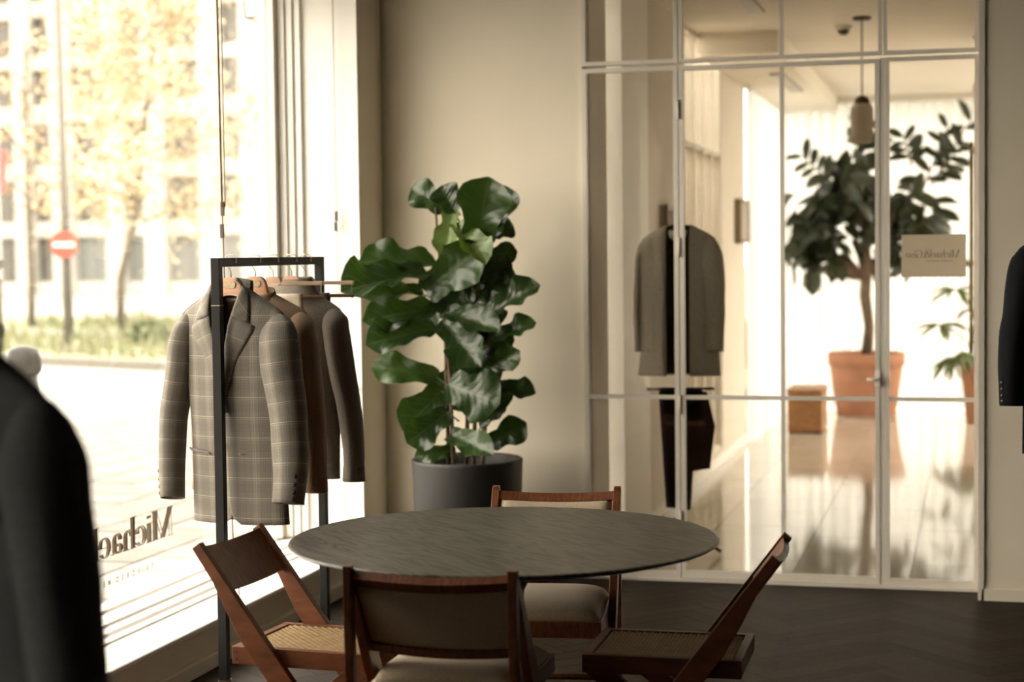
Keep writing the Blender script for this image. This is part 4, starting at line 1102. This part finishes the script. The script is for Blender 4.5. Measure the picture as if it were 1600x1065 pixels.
for i, (B, T, w) in enumerate(FIG):
    B = Vector(B); T = Vector(T); ln_ = (T - B).length
    tocam = (camv - (B + T) / 2).normalized(); ax = (T - B).normalized()
    side = ax.cross(tocam).normalized()
    nc = side.cross(ax).normalized()
    if nc.dot(tocam) < 0: nc = -nc
    up = Vector((0, 0, 1)); up = (up - ax * up.dot(ax) - nc * up.dot(nc))
    up = up.normalized() if up.length > .05 else side
    w *= 1.25; real = max(w, .50 * ln_); ca = min(1, w / real); sa = math.sqrt(max(0, 1 - ca * ca))
    n_ = nc * max(ca, .25) + up * sa
    pale = i in (4, 5)
    leaf_obj('leaf', FIGP if pale else FIGM[i % 5], fg, B, T, (real / ln_) / .60, n_)
    # petiole back to the nearest stem
    q = Vector((FX + (B.x - FX) * .45, FY + (B.y - FY) * .4, B.z - .05))
    MB().tube([q, (q + B) / 2 + Vector((0, 0, -.006)), B + (T - B) * .05], [.005, .004, .003], 6).build('petiole', 'stem_green', fg, smooth=True)

# rubber tree in a terracotta pot
RTX, RTY = -.985, 17.30
rt = thing('rubber_tree', 'large rubber tree in a terracotta pot before the white curtain', 'potted tree', (RTX, RTY, 0))
MB().lathe([(.275, 0), (.285, .01), (.345, .44), (.345, .47), (.368, .48), (.37, .595), (.36, .605), (.335, .60), (.325, .54), (.001, .54)], 48, (RTX, RTY, 0), cap=False).build('pot', 'terracotta', rt, smooth=True)
MB().lathe([(.001, .56), (.33, .55)], 24, (RTX, RTY, 0), cap=False).build('soil', 'soil', rt)
MB().tube([(RTX, RTY, .54), (RTX + .03, RTY, .85), (RTX - .01, RTY, 1.15), (RTX + .01, RTY, 1.45), (RTX - .03, RTY, 1.9), (RTX - .05, RTY, 2.4)], [.06, .05, .055, .05, .035, .015], 12).build('trunk', 'bark', rt, smooth=True)
CL = [([-1.036, 17.35, 2.457], 0.24, 12), ([-1.373, 17.35, 1.939], 0.25, 18), ([-1.036, 17.35, 2.149], 0.35, 26), ([-1.037, 17.35, 1.779], 0.32, 20), ([-1.589, 17.35, 1.725], 0.22, 14), ([-1.343, 17.35, 1.566], 0.24, 14), ([-1.545, 17.35, 1.942], 0.19, 8), ([-0.674, 17.35, 2.081], 0.25, 18), ([-0.554, 17.35, 1.772], 0.25, 14), ([-0.734, 17.35, 1.713], 0.25, 14), ([-0.976, 17.35, 1.963], 0.32, 16), ([-1.188, 17.35, 2.337], 0.19, 8), ([-0.434, 17.35, 1.892], 0.16, 6), ([-1.683, 17.35, 1.57], 0.16, 6), ([-1.466, 17.35, 1.785], 0.16, 8), ([-0.404, 17.35, 1.555], 0.13, 3)]
SP = [([-1.593, 17.35, 2.502], [-1.311, 17.35, 2.247]), ([-0.227, 17.35, 2.741], [-0.464, 17.35, 2.138]), ([-0.02, 17.35, 2.795], [-0.375, 17.35, 2.197]), ([-0.632, 17.35, 2.661], [-0.554, 17.35, 2.384]), ([-0.108, 17.35, 2.556], [-0.345, 17.35, 2.257]), ([-1.005, 17.35, 2.733], [-1.036, 17.35, 2.519])]
br_pts = [(c, r) for c, r, n in CL]
for c, r, n in CL:
    s0 = Vector((RTX + (c[0] - RTX) * .12, RTY, min(1.35, c[2] - .25) if abs(c[0] - RTX) > .2 else c[2] - .3)); e = Vector(c)
    MB().tube([s0, s0.lerp(e, .5) + Vector((0, 0, -.06)), e], [.028, .018, .008], 7).build('branch', 'bark', rt, smooth=True)
for tip, root_ in SP:
    MB().tube([Vector(root_), Vector(root_).lerp(Vector(tip), .5), Vector(tip)], [.012, .009, .005], 6).build('branch', 'bark', rt, smooth=True)
rub = [(0, .02), (.1, .10), (.3, .19), (.55, .22), (.75, .18), (.9, .09), (1, .0)]
RUB = [leaf_mesh('rubber_leaf', 'rubber_leaf', rub, 4, 8, .2, .03, b_, 20 + i, 1.2) for i, b_ in enumerate((.1, .25, .4))]
rd = random.Random(11)
for c, r, n in CL:
    for i in range(int(n * 1.15)):
        dv = Vector((rd.gauss(0, .45), rd.gauss(0, .45), rd.gauss(0, .45))) * r
        B = Vector(c) + dv
        out = Vector((B.x - RTX, (B.y - RTY), 0)) * .8 + Vector((rd.uniform(-1, 1), rd.uniform(-1, 1), rd.uniform(-.9, .25))) * .7
        T = B + out.normalized() * rd.uniform(.23, .35)
        T.y = min(T.y, 17.72); T.x = max(T.x, -1.74); B.y = min(B.y, 17.6)
        leaf_obj('leaf', RUB[i % 3], rt, B, T, rd.uniform(1.0, 1.3), Vector((rd.uniform(-.8, .8), rd.uniform(-1.6, -.2), .8)))
for tip, root_ in SP:
    a_, b_ = Vector(root_), Vector(tip)
    for i in range(8):
        B = a_.lerp(b_, .2 + .8 * i / 7); sg = 1 if i % 2 else -1
        ax = (b_ - a_).normalized(); sd = ax.cross(Vector((0, 1, 0))).normalized() * sg
        T = B + (ax * .55 + sd * .75 + Vector((0, rd.uniform(-.4, .4), -.25 if i < 6 else .2))).normalized() * rd.uniform(.17, .25)
        leaf_obj('leaf', RUB[i % 3], rt, B, T, .9, Vector((rd.uniform(-.6, .6), -1, rd.uniform(0, .8))))

# smaller plant at the right of the back room
SX, SY = .085, 16.6
s2 = thing('potted_umbrella_plant', 'smaller leafy plant in a terracotta pot beside the back room wall', 'potted plant', (SX, SY, 0))
MB().lathe([(.13, 0), (.135, .01), (.17, .40), (.185, .41), (.187, .51), (.18, .52), (.16, .51), (.155, .46), (.001, .46)], 36, (SX, SY, 0), cap=False).build('pot', 'terracotta', s2, smooth=True)
MB().lathe([(.001, .475), (.158, .47)], 20, (SX, SY, 0), cap=False).build('soil', 'soil', s2)
SM = [leaf_mesh('small_leaf', 'small_leaf', [(0, .01), (.2, .09), (.5, .13), (.8, .08), (1, 0)], 4, 8, .2, .02, b_, 40 + i, 1.) for i, b_ in enumerate((.2, .4))]
for (hx, hz, n, dz, hy) in ((-.22, 1.22, 8, -.1, 0), (-.36, .90, 7, -.15, .05), (-.16, .66, 10, -.7, -.1), (-.02, 1.45, 6, .1, .05), (-.05, 1.05, 6, -.2, -.05), (-.27, .60, 7, -.8, .05), (-.05, .60, 6, -.9, -.1)):
    H_ = Vector((SX + hx, SY + hy, hz))
    MB().tube([(SX, SY, .47), (SX + hx * .4, SY + hy * .5, .47 + (hz - .47) * .7), H_], [.009, .007, .004], 6).build('stem', 'stem_green', s2, smooth=True)
    for i in range(n):
        a = 2 * PI * i / n + hx * 9
        T = H_ + Vector((math.cos(a), math.sin(a) * .7, dz + rd.uniform(-.25, .25))).normalized() * rd.uniform(.18, .30)
        leaf_obj('leaf', SM[i % 2], s2, H_, T, 1.0, Vector((0, -.5, 1)))

# ================================================================== THINGS IN THE BACK ROOM
wb = thing('wooden_box', 'low wooden box seat on the tiles in front of the terracotta pot', 'box', (-1.405, 15.72, 0))
bx(-1.555, -1.255, 15.42, 16.02, .012, .355).build('body', 'box_wood', wb, bevel=.006)
bx(-1.563, -1.247, 15.41, 16.03, .355, .385).build('lid', 'box_wood', wb, bevel=.006)
bx(-1.545, -1.265, 15.43, 16.01, 0, .012).build('plinth', 'bronze', wb)
def pendant(name, label, x, y, zc, zt, zb, r):
    t = thing(name, label, 'pendant lamp', (x, y, zc))
    MB().lathe([(.055, -.02), (.06, -.012), (.06, 0)], 24, (x, y, zc)).build('canopy', 'bronze', t, smooth=True)
    MB().tube([(x, y, zc - .01), (x, y, zt + .03)], .005, 8).build('rod', 'bronze', t, smooth=True)
    MB().lathe([(.001, .055), (.02, .05), (.045, .03), (r * .72, .0), (r * .72, -.012)], 24, (x, y, zt)).build('cap', 'bronze', t, smooth=True)
    h_ = zt - zb
    MB().lathe([(r * .70, 0), (r * .92, -.022), (r, -.05), (r, -h_ + .035), (r * .93, -h_ + .01), (r * .80, -h_), (.001, -h_ - .003)], 16, (x, y, zt), cap=False).build('shade', 'opal', t, smooth=False)
pendant('pendant_lamp', 'opal glass cylinder pendant lamp hanging on a thin bronze rod', -.690, 11.70, 3.1, 2.545, 2.29, .074)
t = thing('crumpled_pendant', 'grey crumpled shade hanging at the right edge of the glass partition', 'pendant lamp', (.062, 13.0, 3.1))
MB().tube([(.062, 13.0, 3.1), (.062, 13.0, 2.78)], .006, 6).build('cord', 'bronze', t)
mb = MB()
def crum(u, v):
    a = 2 * PI * u; r = interp([(0, .012), (.15, .055), (.4, .04), (.65, .05), (.9, .035), (1, .005)], v) * (1 + .4 * noise.noise(Vector((math.cos(a) * 2, math.sin(a) * 2, v * 7))))
    return (.062 + r * math.cos(a), 13.0 + r * math.sin(a), 2.80 - .34 * v)
mb.grid(crum, 20, 16).build('shade', 'frame_paint', t, smooth=True)
MB().lathe([(.05, 0), (.055, -.012), (.05, -.02)], 20, (.062, 13.0, 3.1)).build('canopy', 'bronze', t)
t = thing('smoke_detector', 'small round smoke detector on the back room ceiling', 'smoke detector', (-.835, 12.1, 3.1))
MB().lathe([(.06, 0), (.06, -.02), (.05, -.028)], 24, (-.835, 12.1, 3.1)).build('base', 'frame_paint', t)
MB().lathe([(.042, -.028), (.036, -.05), (.018, -.062), (.001, -.064)], 24, (-.835, 12.1, 3.1), cap=False).build('dome', 'vent_dark', t, smooth=True)
def vent(label, x0, x1, y0, y1, z):
    t = thing('ceiling_vent', label, 'air vent', ((x0 + x1) / 2, (y0 + y1) / 2, z), group='slot vents in the back room ceiling')
    bx(x0, x1, y0, y1, z - .006, z).build('backing', 'vent_dark', t)
    for k_ in range(4):
        x = x0 + (x1 - x0) * (k_ + .5) / 4
        bx(x - .008, x + .008, y0, y1, z - .016, z - .006).build('slat', 'frame_paint', t)
vent('slot vent in the ceiling above the dress stand', -1.37, -1.26, 10.2, 11.2, 3.1)
vent('slot vent under the soffit near the curtain', -1.50, -1.39, 13.6, 15.2, 2.95)
def sconce(label, y0, y1, z0, z1):
    t = thing('wall_sconce', label, 'wall lamp', (-1.83, (y0 + y1) / 2, z0), group='flat wall lamps in the back room')
    bx(-1.83, -1.80, y0 + .03, y1 - .03, z0 + .03, z1 - .03).build('back_plate', 'bronze', t)
    for (a, b, c, d) in ((y0, y0 + .03, z0, z1), (y1 - .03, y1, z0, z1), (y0 + .03, y1 - .03, z0, z0 + .03), (y0 + .03, y1 - .03, z1 - .03, z1)):
        bx(-1.83, -1.775, a, b, c, d).build('frame', 'sconce_metal', t)
    bx(-1.80, -1.785, y0 + .03, y1 - .03, z0 + .03, z1 - .03).build('diffuser', 'opal', t)
sconce('brass framed flat wall lamp beside the long curtain', 14.05, 14.62, 1.66, 2.01)
sconce('brass framed flat wall lamp above the shoulder of the dressed stand', 10.55, 10.95, 1.60, 1.88)
t = thing('tube_lamp', 'tall upright tube lamp on the back room side wall', 'wall lamp', (.10, 12.0, 1.0))
bx(.065, .10, 11.97, 12.03, .88, 2.30).build('back_rail', 'frame_paint', t)
for (a, b) in ((.88, .98), (2.20, 2.30)): bx(.03, .075, 11.965, 12.035, a, b).build('end_cap', 'frame_paint', t)
MB().tube([(.045, 12.0, .98), (.045, 12.0, 2.20)], .014, 12).build('tube', mat('tube_glow', (.9, .88, .8), .4, var=.02, emit=((1, .92, .78), .55)), t, smooth=True)
t = thing('standing_mirror', 'narrow brass framed mirror edge beside the tube lamp', 'mirror', (.0, 12.8, .9))
for x in (-.018, .006): bx(x, x + .008, 12.78, 12.82, .86, 2.34).build('frame', 'brass', t)
bx(-.010, .006, 12.795, 12.805, .86, 2.34).build('glass', 'mirror_glass', t)
bx(-.018, .10, 12.82, 12.83, 2.25, 2.28).build('bracket', 'brass', t)
bx(-.018, .10, 12.82, 12.83, .92, .95).build('bracket', 'brass', t)

# dress stand with the black jacket; grey sides are painted glass reflection
ds = dress_stand('dress_stand', 'black dress stand behind the glass carrying the black jacket veiled with grey reflection colour', (-1.468, 9.05, 0), 1.62, 3, .2)
MB().tube([(-.17, 0, .885), (.18, 0, .885)], .008, 8).build('trouser_bar', 'black_steel', ds, smooth=True, local=True)
MB().lathe([(.062, 0), (.066, .02), (.058, .05), (.05, .055)], 24, (0, 0, 1.655)).build('collar_band', 'white_cotton', ds, smooth=True, local=True).scale = (1, .8, 1)
jacket('veiled_black_jacket', 'black jacket on the dress stand, glass reflection coloured grey over its sides', (-1.468, 9.05, 0), .05, 1.735, .78, 'reflection_grey_wool', slope=.52, lin='black_wool', sleeve=.59, sh=.188, opening=.060, inner='black_wool', lapels=False, detail=False, seed=5, chest=.195, hemw=.215, flare=-.005, fwd=-.01)
t = thing('hung_trousers', 'black trousers hanging below the veiled black jacket on the stand', 'trousers', (-1.468, 9.02, 0), .05)
def tr(xa0, xb0, xa1, xb1, z0, z1, y0):
    def f(u, v):
        a = 2 * PI * u; z = lerp(z0, z1, v); c = lerp((xa0 + xb0) / 2, (xa1 + xb1) / 2, v); hw_ = lerp((xb0 - xa0) / 2, (xb1 - xa1) / 2, v)
        return (c + hw_ * math.cos(a), y0 + .035 * math.sin(a) * (1 - .3 * v) + .006 * noise.noise(Vector((u * 4, v * 5, 0))), z)
    return MB().grid(f, 24, 16)
tr(-.10, .0, -.065, .005, .875, .275, -.03).build('leg', 'black_wool', t, local=True, smooth=True, solid=.004)
tr(.0, .10, .005, .06, .875, .265, -.03).build('leg', 'black_wool', t, local=True, smooth=True, solid=.004)
MB().box(-.10, .12, -.05, .02, .835, .885).build('waistband', 'black_wool', t, local=True, bevel=.01)
t = thing('hung_waistcoat', 'black waistcoat draped beside the trousers on the stand', 'waistcoat', (-1.468, 8.97, 0), .05)
def wc(u, v):
    x0 = interp([(0, .06), (1, .04)], v); x1 = interp([(0, .150), (.45, .195), (.8, .178), (1, .17)], v)
    x = lerp(x0, x1, u); return (x, -.02 - .02 * math.sin(u * PI) + .008 * math.sin(u * 7 + v * 4), lerp(.88, .465 + .02 * u, v))
MB().grid(wc, 12, 20).build('front', 'black_wool', t, local=True, smooth=True, solid=.008)
def wc2(u, v):
    x, y, z = wc(u, v); return (x - .02, y + .045, z + .04 * v)
MB().grid(wc2, 12, 20).build('back', 'black_wool', t, local=True, smooth=True, solid=.008)

# navy jacket on a stand at the right, charcoal jacket close to the camera at the left
dress_stand('dress_stand', 'black dress stand under the navy jacket at the right edge', (.392, 7.05, 0), 1.60, 3, -.4)
jacket('navy_jacket', 'dark navy tailored jacket hanging before the right hand wall', (.392, 7.05, 0), -.02, 1.668, .865, 'navy_wool', slope=.45, lin='lining', sleeve=.605, sh=.222, chest=.205, hemw=.20, flare=.018, seed=12, fwd=-.02, detail=True)
dress_stand('dress_stand', 'black dress stand under the blurred charcoal jacket close to the camera', (-1.632, 2.60, 0), 1.30, 3, 2.6)
jacket('charcoal_jacket', 'blurred charcoal jacket in the foreground at the lower left', (-1.632, 2.60, 0), -.35, 1.466, .82, 'charcoal_wool', slope=.55, lin='lining', sleeve=.66, sh=.225, chest=.215, hemw=.225, flare=.030, seed=15, fwd=.0)

# ================================================================== LETTERING
def ell(cx, cy, rx, ry, ix, iy, a0=0, a1=360, n=36, dx=0):
    """ring between outer ellipse and inner ellipse (contrast strokes)"""
    V = []; F_ = []
    for i in range(n + 1):
        a = math.radians(a0 + (a1 - a0) * i / n)
        V.append((cx + rx * math.cos(a), cy + ry * math.sin(a))); V.append((cx + dx + ix * math.cos(a), cy + iy * math.sin(a)))
    for i in range(n): F_.append((2 * i, 2 * i + 1, 2 * i + 3, 2 * i + 2))
    return V, F_
def rect(x0, x1, y0, y1): return [(x0, y0), (x1, y0), (x1, y1), (x0, y1)], [(0, 1, 2, 3)]
def quad(a, b, c, d): return [a, b, c, d], [(0, 1, 2, 3)]
H = .016    # hairline
S = .105    # stem
XH = .66    # x height (cap 1)
def serif(x0, x1, y): return rect(x0, x1, y, y + .02)
GLYPH = {}
GLYPH['M'] = (1.05, [rect(.12, .12 + H * 1.6, 0, 1), quad((.06, 1), (.20, 1), (.58, 0), (.47, 0)), quad((.86, 1), (.84, 1), (.50, .0), (.535, .0)), rect(.82, .82 + S * 1.15, 0, 1), serif(.02, .25, 0), serif(.02, .2, .98), serif(.74, 1.02, 0), serif(.83, 1.02, .98)])
GLYPH['i'] = (.30, [rect(.10, .10 + S, 0, XH), serif(.02, .28, 0), serif(.02, .12, XH - .02), ell(.15, .86, .06, .06, 0, 0)])
GLYPH['c'] = (.52, [ell(.29, XH / 2, .25, XH / 2, .145, XH / 2 - .02, 35, 325), ell(.44, XH * .70, .055, .055, 0, 0)])
GLYPH['h'] = (.64, [rect(.10, .10 + S, 0, 1.04), serif(.02, .28, 0), serif(.02, .12, 1.02), rect(.44, .44 + S, 0, XH * .66), serif(.36, .62, 0), ell(.36, XH * .66, .185, XH * .34, .085, XH * .34 - .025, 0, 180)])
GLYPH['a'] = (.56, [rect(.32, .32 + S, .05, XH * .72), ell(.25, XH * .72, .175, XH * .28, .075, XH * .28 - .02, 0, 180), ell(.115, XH * .72, .05, .05, 0, 0), ell(.21, XH * .25, .17, XH * .25, .075, XH * .25 - .02, 30, 330), ell(.475, .06, .055, .06, .02, .035, 180, 340)])
GLYPH['e'] = (.54, [ell(.28, XH / 2, .245, XH / 2, .14, XH / 2 - .02, 0, 325), rect(.12, .525, XH / 2 - .005, XH / 2 + .015)])
GLYPH['l'] = (.30, [rect(.10, .10 + S, 0, 1.04), serif(.02, .28, 0), serif(.02, .12, 1.02)])
GLYPH['&'] = (.86, [ell(.36, .77, .18, .23, .09, .21), ell(.31, .29, .28, .29, .165, .265, 40, 360), quad((.21, .66), (.31, .70), (.78, .0), (.65, .0)), quad((.50, .22), (.53, .20), (.72, .56), (.70, .56)), serif(.60, .82, .55)])
GLYPH['G'] = (.86, [ell(.44, .5, .40, .52, .275, .495, 38, 325), rect(.68, .68 + S, .06, .44), serif(.56, .84, .43), rect(.765, .785, .62, .95)])
GLYPH['s'] = (.46, [ell(.23, XH * .74, .165, XH * .26, .085, XH * .26 - .02, 40, 270), ell(.23, XH * .26, .175, XH * .26, .085, XH * .26 - .02, -140, 90), quad((.10, XH * .60), (.17, XH * .68), (.37, XH * .38), (.30, XH * .30)), rect(.37, .39, XH * .68, XH * .95), rect(.06, .08, .04, .22)])
GLYPH['o'] = (.58, [ell(.29, XH / 2, .255, XH / 2, .145, XH / 2 - .02)])
def glyph_mesh(ch, th):
    mb = MB(); w, parts = GLYPH[ch]
    for V, F_ in parts:
        n = len(V); mb.add([(x, y, 0) for x, y in V], F_)
    return w, mb
def write(word, root, O, ex, ey, nrm, size, m, th=.0006, track=.03, name='letter', wide=1.):
    x = 0; O, ex, ey, nrm = Vector(O), Vector(ex), Vector(ey), Vector(nrm)
    for ch in word:
        if ch == ' ': x += .16 * size; continue
        w, mb = glyph_mesh(ch, th)
        mb.v = [tuple(O + ex * (x + v[0] * size * wide) + ey * (v[1] * size) + nrm * .0004) for v in mb.v]
        mb.build(name, m, root, solid=th)
        x += (w + track) * size * wide
    return x
def font_line(text, root, O, ex, ey, size, m, name='small_letter', spacing=1.6):
    O, ex, ey = Vector(O), Vector(ex).normalized(), Vector(ey).normalized(); x = 0
    for ch in text:
        if ch == ' ': x += size * .5; continue
        cu = bpy.data.curves.new('t', 'FONT'); cu.body = ch; cu.size = size; cu.extrude = .0002; cu.offset = size * .022
        o = bpy.data.objects.new('t', cu); COL.objects.link(o)
        bpy.context.view_layer.update()
        dg = bpy.context.evaluated_depsgraph_get(); me = bpy.data.meshes.new_from_object(o.evaluated_get(dg))
        wd = max((v.co.x for v in me.vertices), default=size * .5)
        mb = MB(); nz = ex.cross(ey)
        mb.v = [tuple(O + ex * (x + v.co.x) + ey * v.co.y + nz * v.co.z) for v in me.vertices]; mb.f = [tuple(p.vertices) for p in me.polygons]
        bpy.data.objects.remove(o); bpy.data.curves.remove(cu); bpy.data.meshes.remove(me)
        mb.build(name, m, root)
        x += wd + size * .38 * (spacing - 1)
    return x
# on the shop window: reads from the street, mirrored from inside
wt = thing('window_lettering', 'black serif shop name lettered on the window, mirrored from inside', 'lettering', (-3.306, 6.5, .41))
write('Michael&Giso', wt, (-3.3062, 6.885, .416), (0, -1, 0), (0, 0, 1), (-1, 0, 0), .125, 'ink', track=-.03, wide=1.55)
font_line('TAILORED MENSWEAR', wt, (-3.3062, 6.680, .305), (0, -1, 0), (0, 0, 1), .031, 'ink', spacing=3.3)
wt2 = thing('window_lettering', 'brown painted copy of the shop name standing for its reflection in the glazing', 'lettering', (-3.296, 6.5, .41))
write('Michael&Giso', wt2, (-3.2955, 6.836, .421), (0, -1, 0), (0, 0, 1), (1, 0, 0), .123, 'reflection_brown', track=-.03, wide=1.55)  # reflection of the name in the glazing, painted as brown letters
# card on the partition glass
sg_ = thing('glass_sign', 'small pale card with the mirrored shop name on the glass partition', 'sign', (-.172, 8.452, 1.466))
bx(-.318, -.025, 8.4485, 8.4505, 1.466, 1.664).build('card', 'sign_card', sg_)
write('Michael&Giso', sg_, (-.052, 8.4482, 1.556), (-1, 0, 0), (0, 0, 1), (0, -1, 0), .036, 'ink_grey', track=-.01, th=.0003)
font_line('TAILORED MENSWEAR', sg_, (-.085, 8.4480, 1.538), (-1, 0, 0), (0, 0, 1), .0085, 'ink_grey', spacing=1.6)

# ================================================================== BLIND CORDS
c1 = thing('blind_cord', 'dark brown blind cord with two clips hanging before the window', 'cord', (-2.95, 6.65, 3.0))
MB().tube([(-2.955, 6.64, 3.0), (-2.953, 6.643, 2.6), (-2.95, 6.646, 1.80)], .0045, 6).build('cord', 'cord_brown', c1, smooth=True)
MB().tube([(-2.943, 6.66, 3.0), (-2.943, 6.66, 1.80)], .0025, 6).build('cord', 'pale_cord', c1, smooth=True)
MB().tube([(-2.95, 6.646, 1.80), (-2.948, 6.66, 1.2), (-2.95, 6.69, .42), (-2.93, 6.70, .20), (-2.945, 6.69, .192)], .003, 6).build('cord', 'cord_brown', c1, smooth=True)
bx(-2.957, -2.943, 6.644, 6.656, 1.765, 1.822).build('clip', 'cord_clip', c1)
bx(-2.959, -2.945, 6.640, 6.652, 1.675, 1.732).build('clip', 'cord_clip', c1)
c2 = thing('blind_cord', 'thin pale blind cord hanging in front of the white window reveal', 'cord', (-2.976, 8.05, 3.0))
MB().tube([(-2.978, 8.05, 3.0), (-2.976, 8.05, 1.9), (-2.96, 8.05, .6), (-2.95, 8.05, .30)], .003, 6).build('cord', 'pale_cord', c2, smooth=True)
bx(-2.982, -2.970, 8.040, 8.055, 1.765, 1.812).build('clip', 'cord_clip', c2)
bx(-2.986, -2.974, 8.042, 8.056, 1.715, 1.762).build('clip', 'cord_clip', c2)
ck = thing('cord_cleat', 'small black cord cleat on the white window reveal', 'cleat', (-2.895, 8.085, .95))
MB().tube([(-2.895, 8.085, .95), (-2.895, 8.055, .95)], .007, 8).build('stem', 'black_steel', ck)
MB().tube([(-2.908, 8.055, .95), (-2.880, 8.055, .95)], .006, 8).build('bar', 'black_steel', ck)
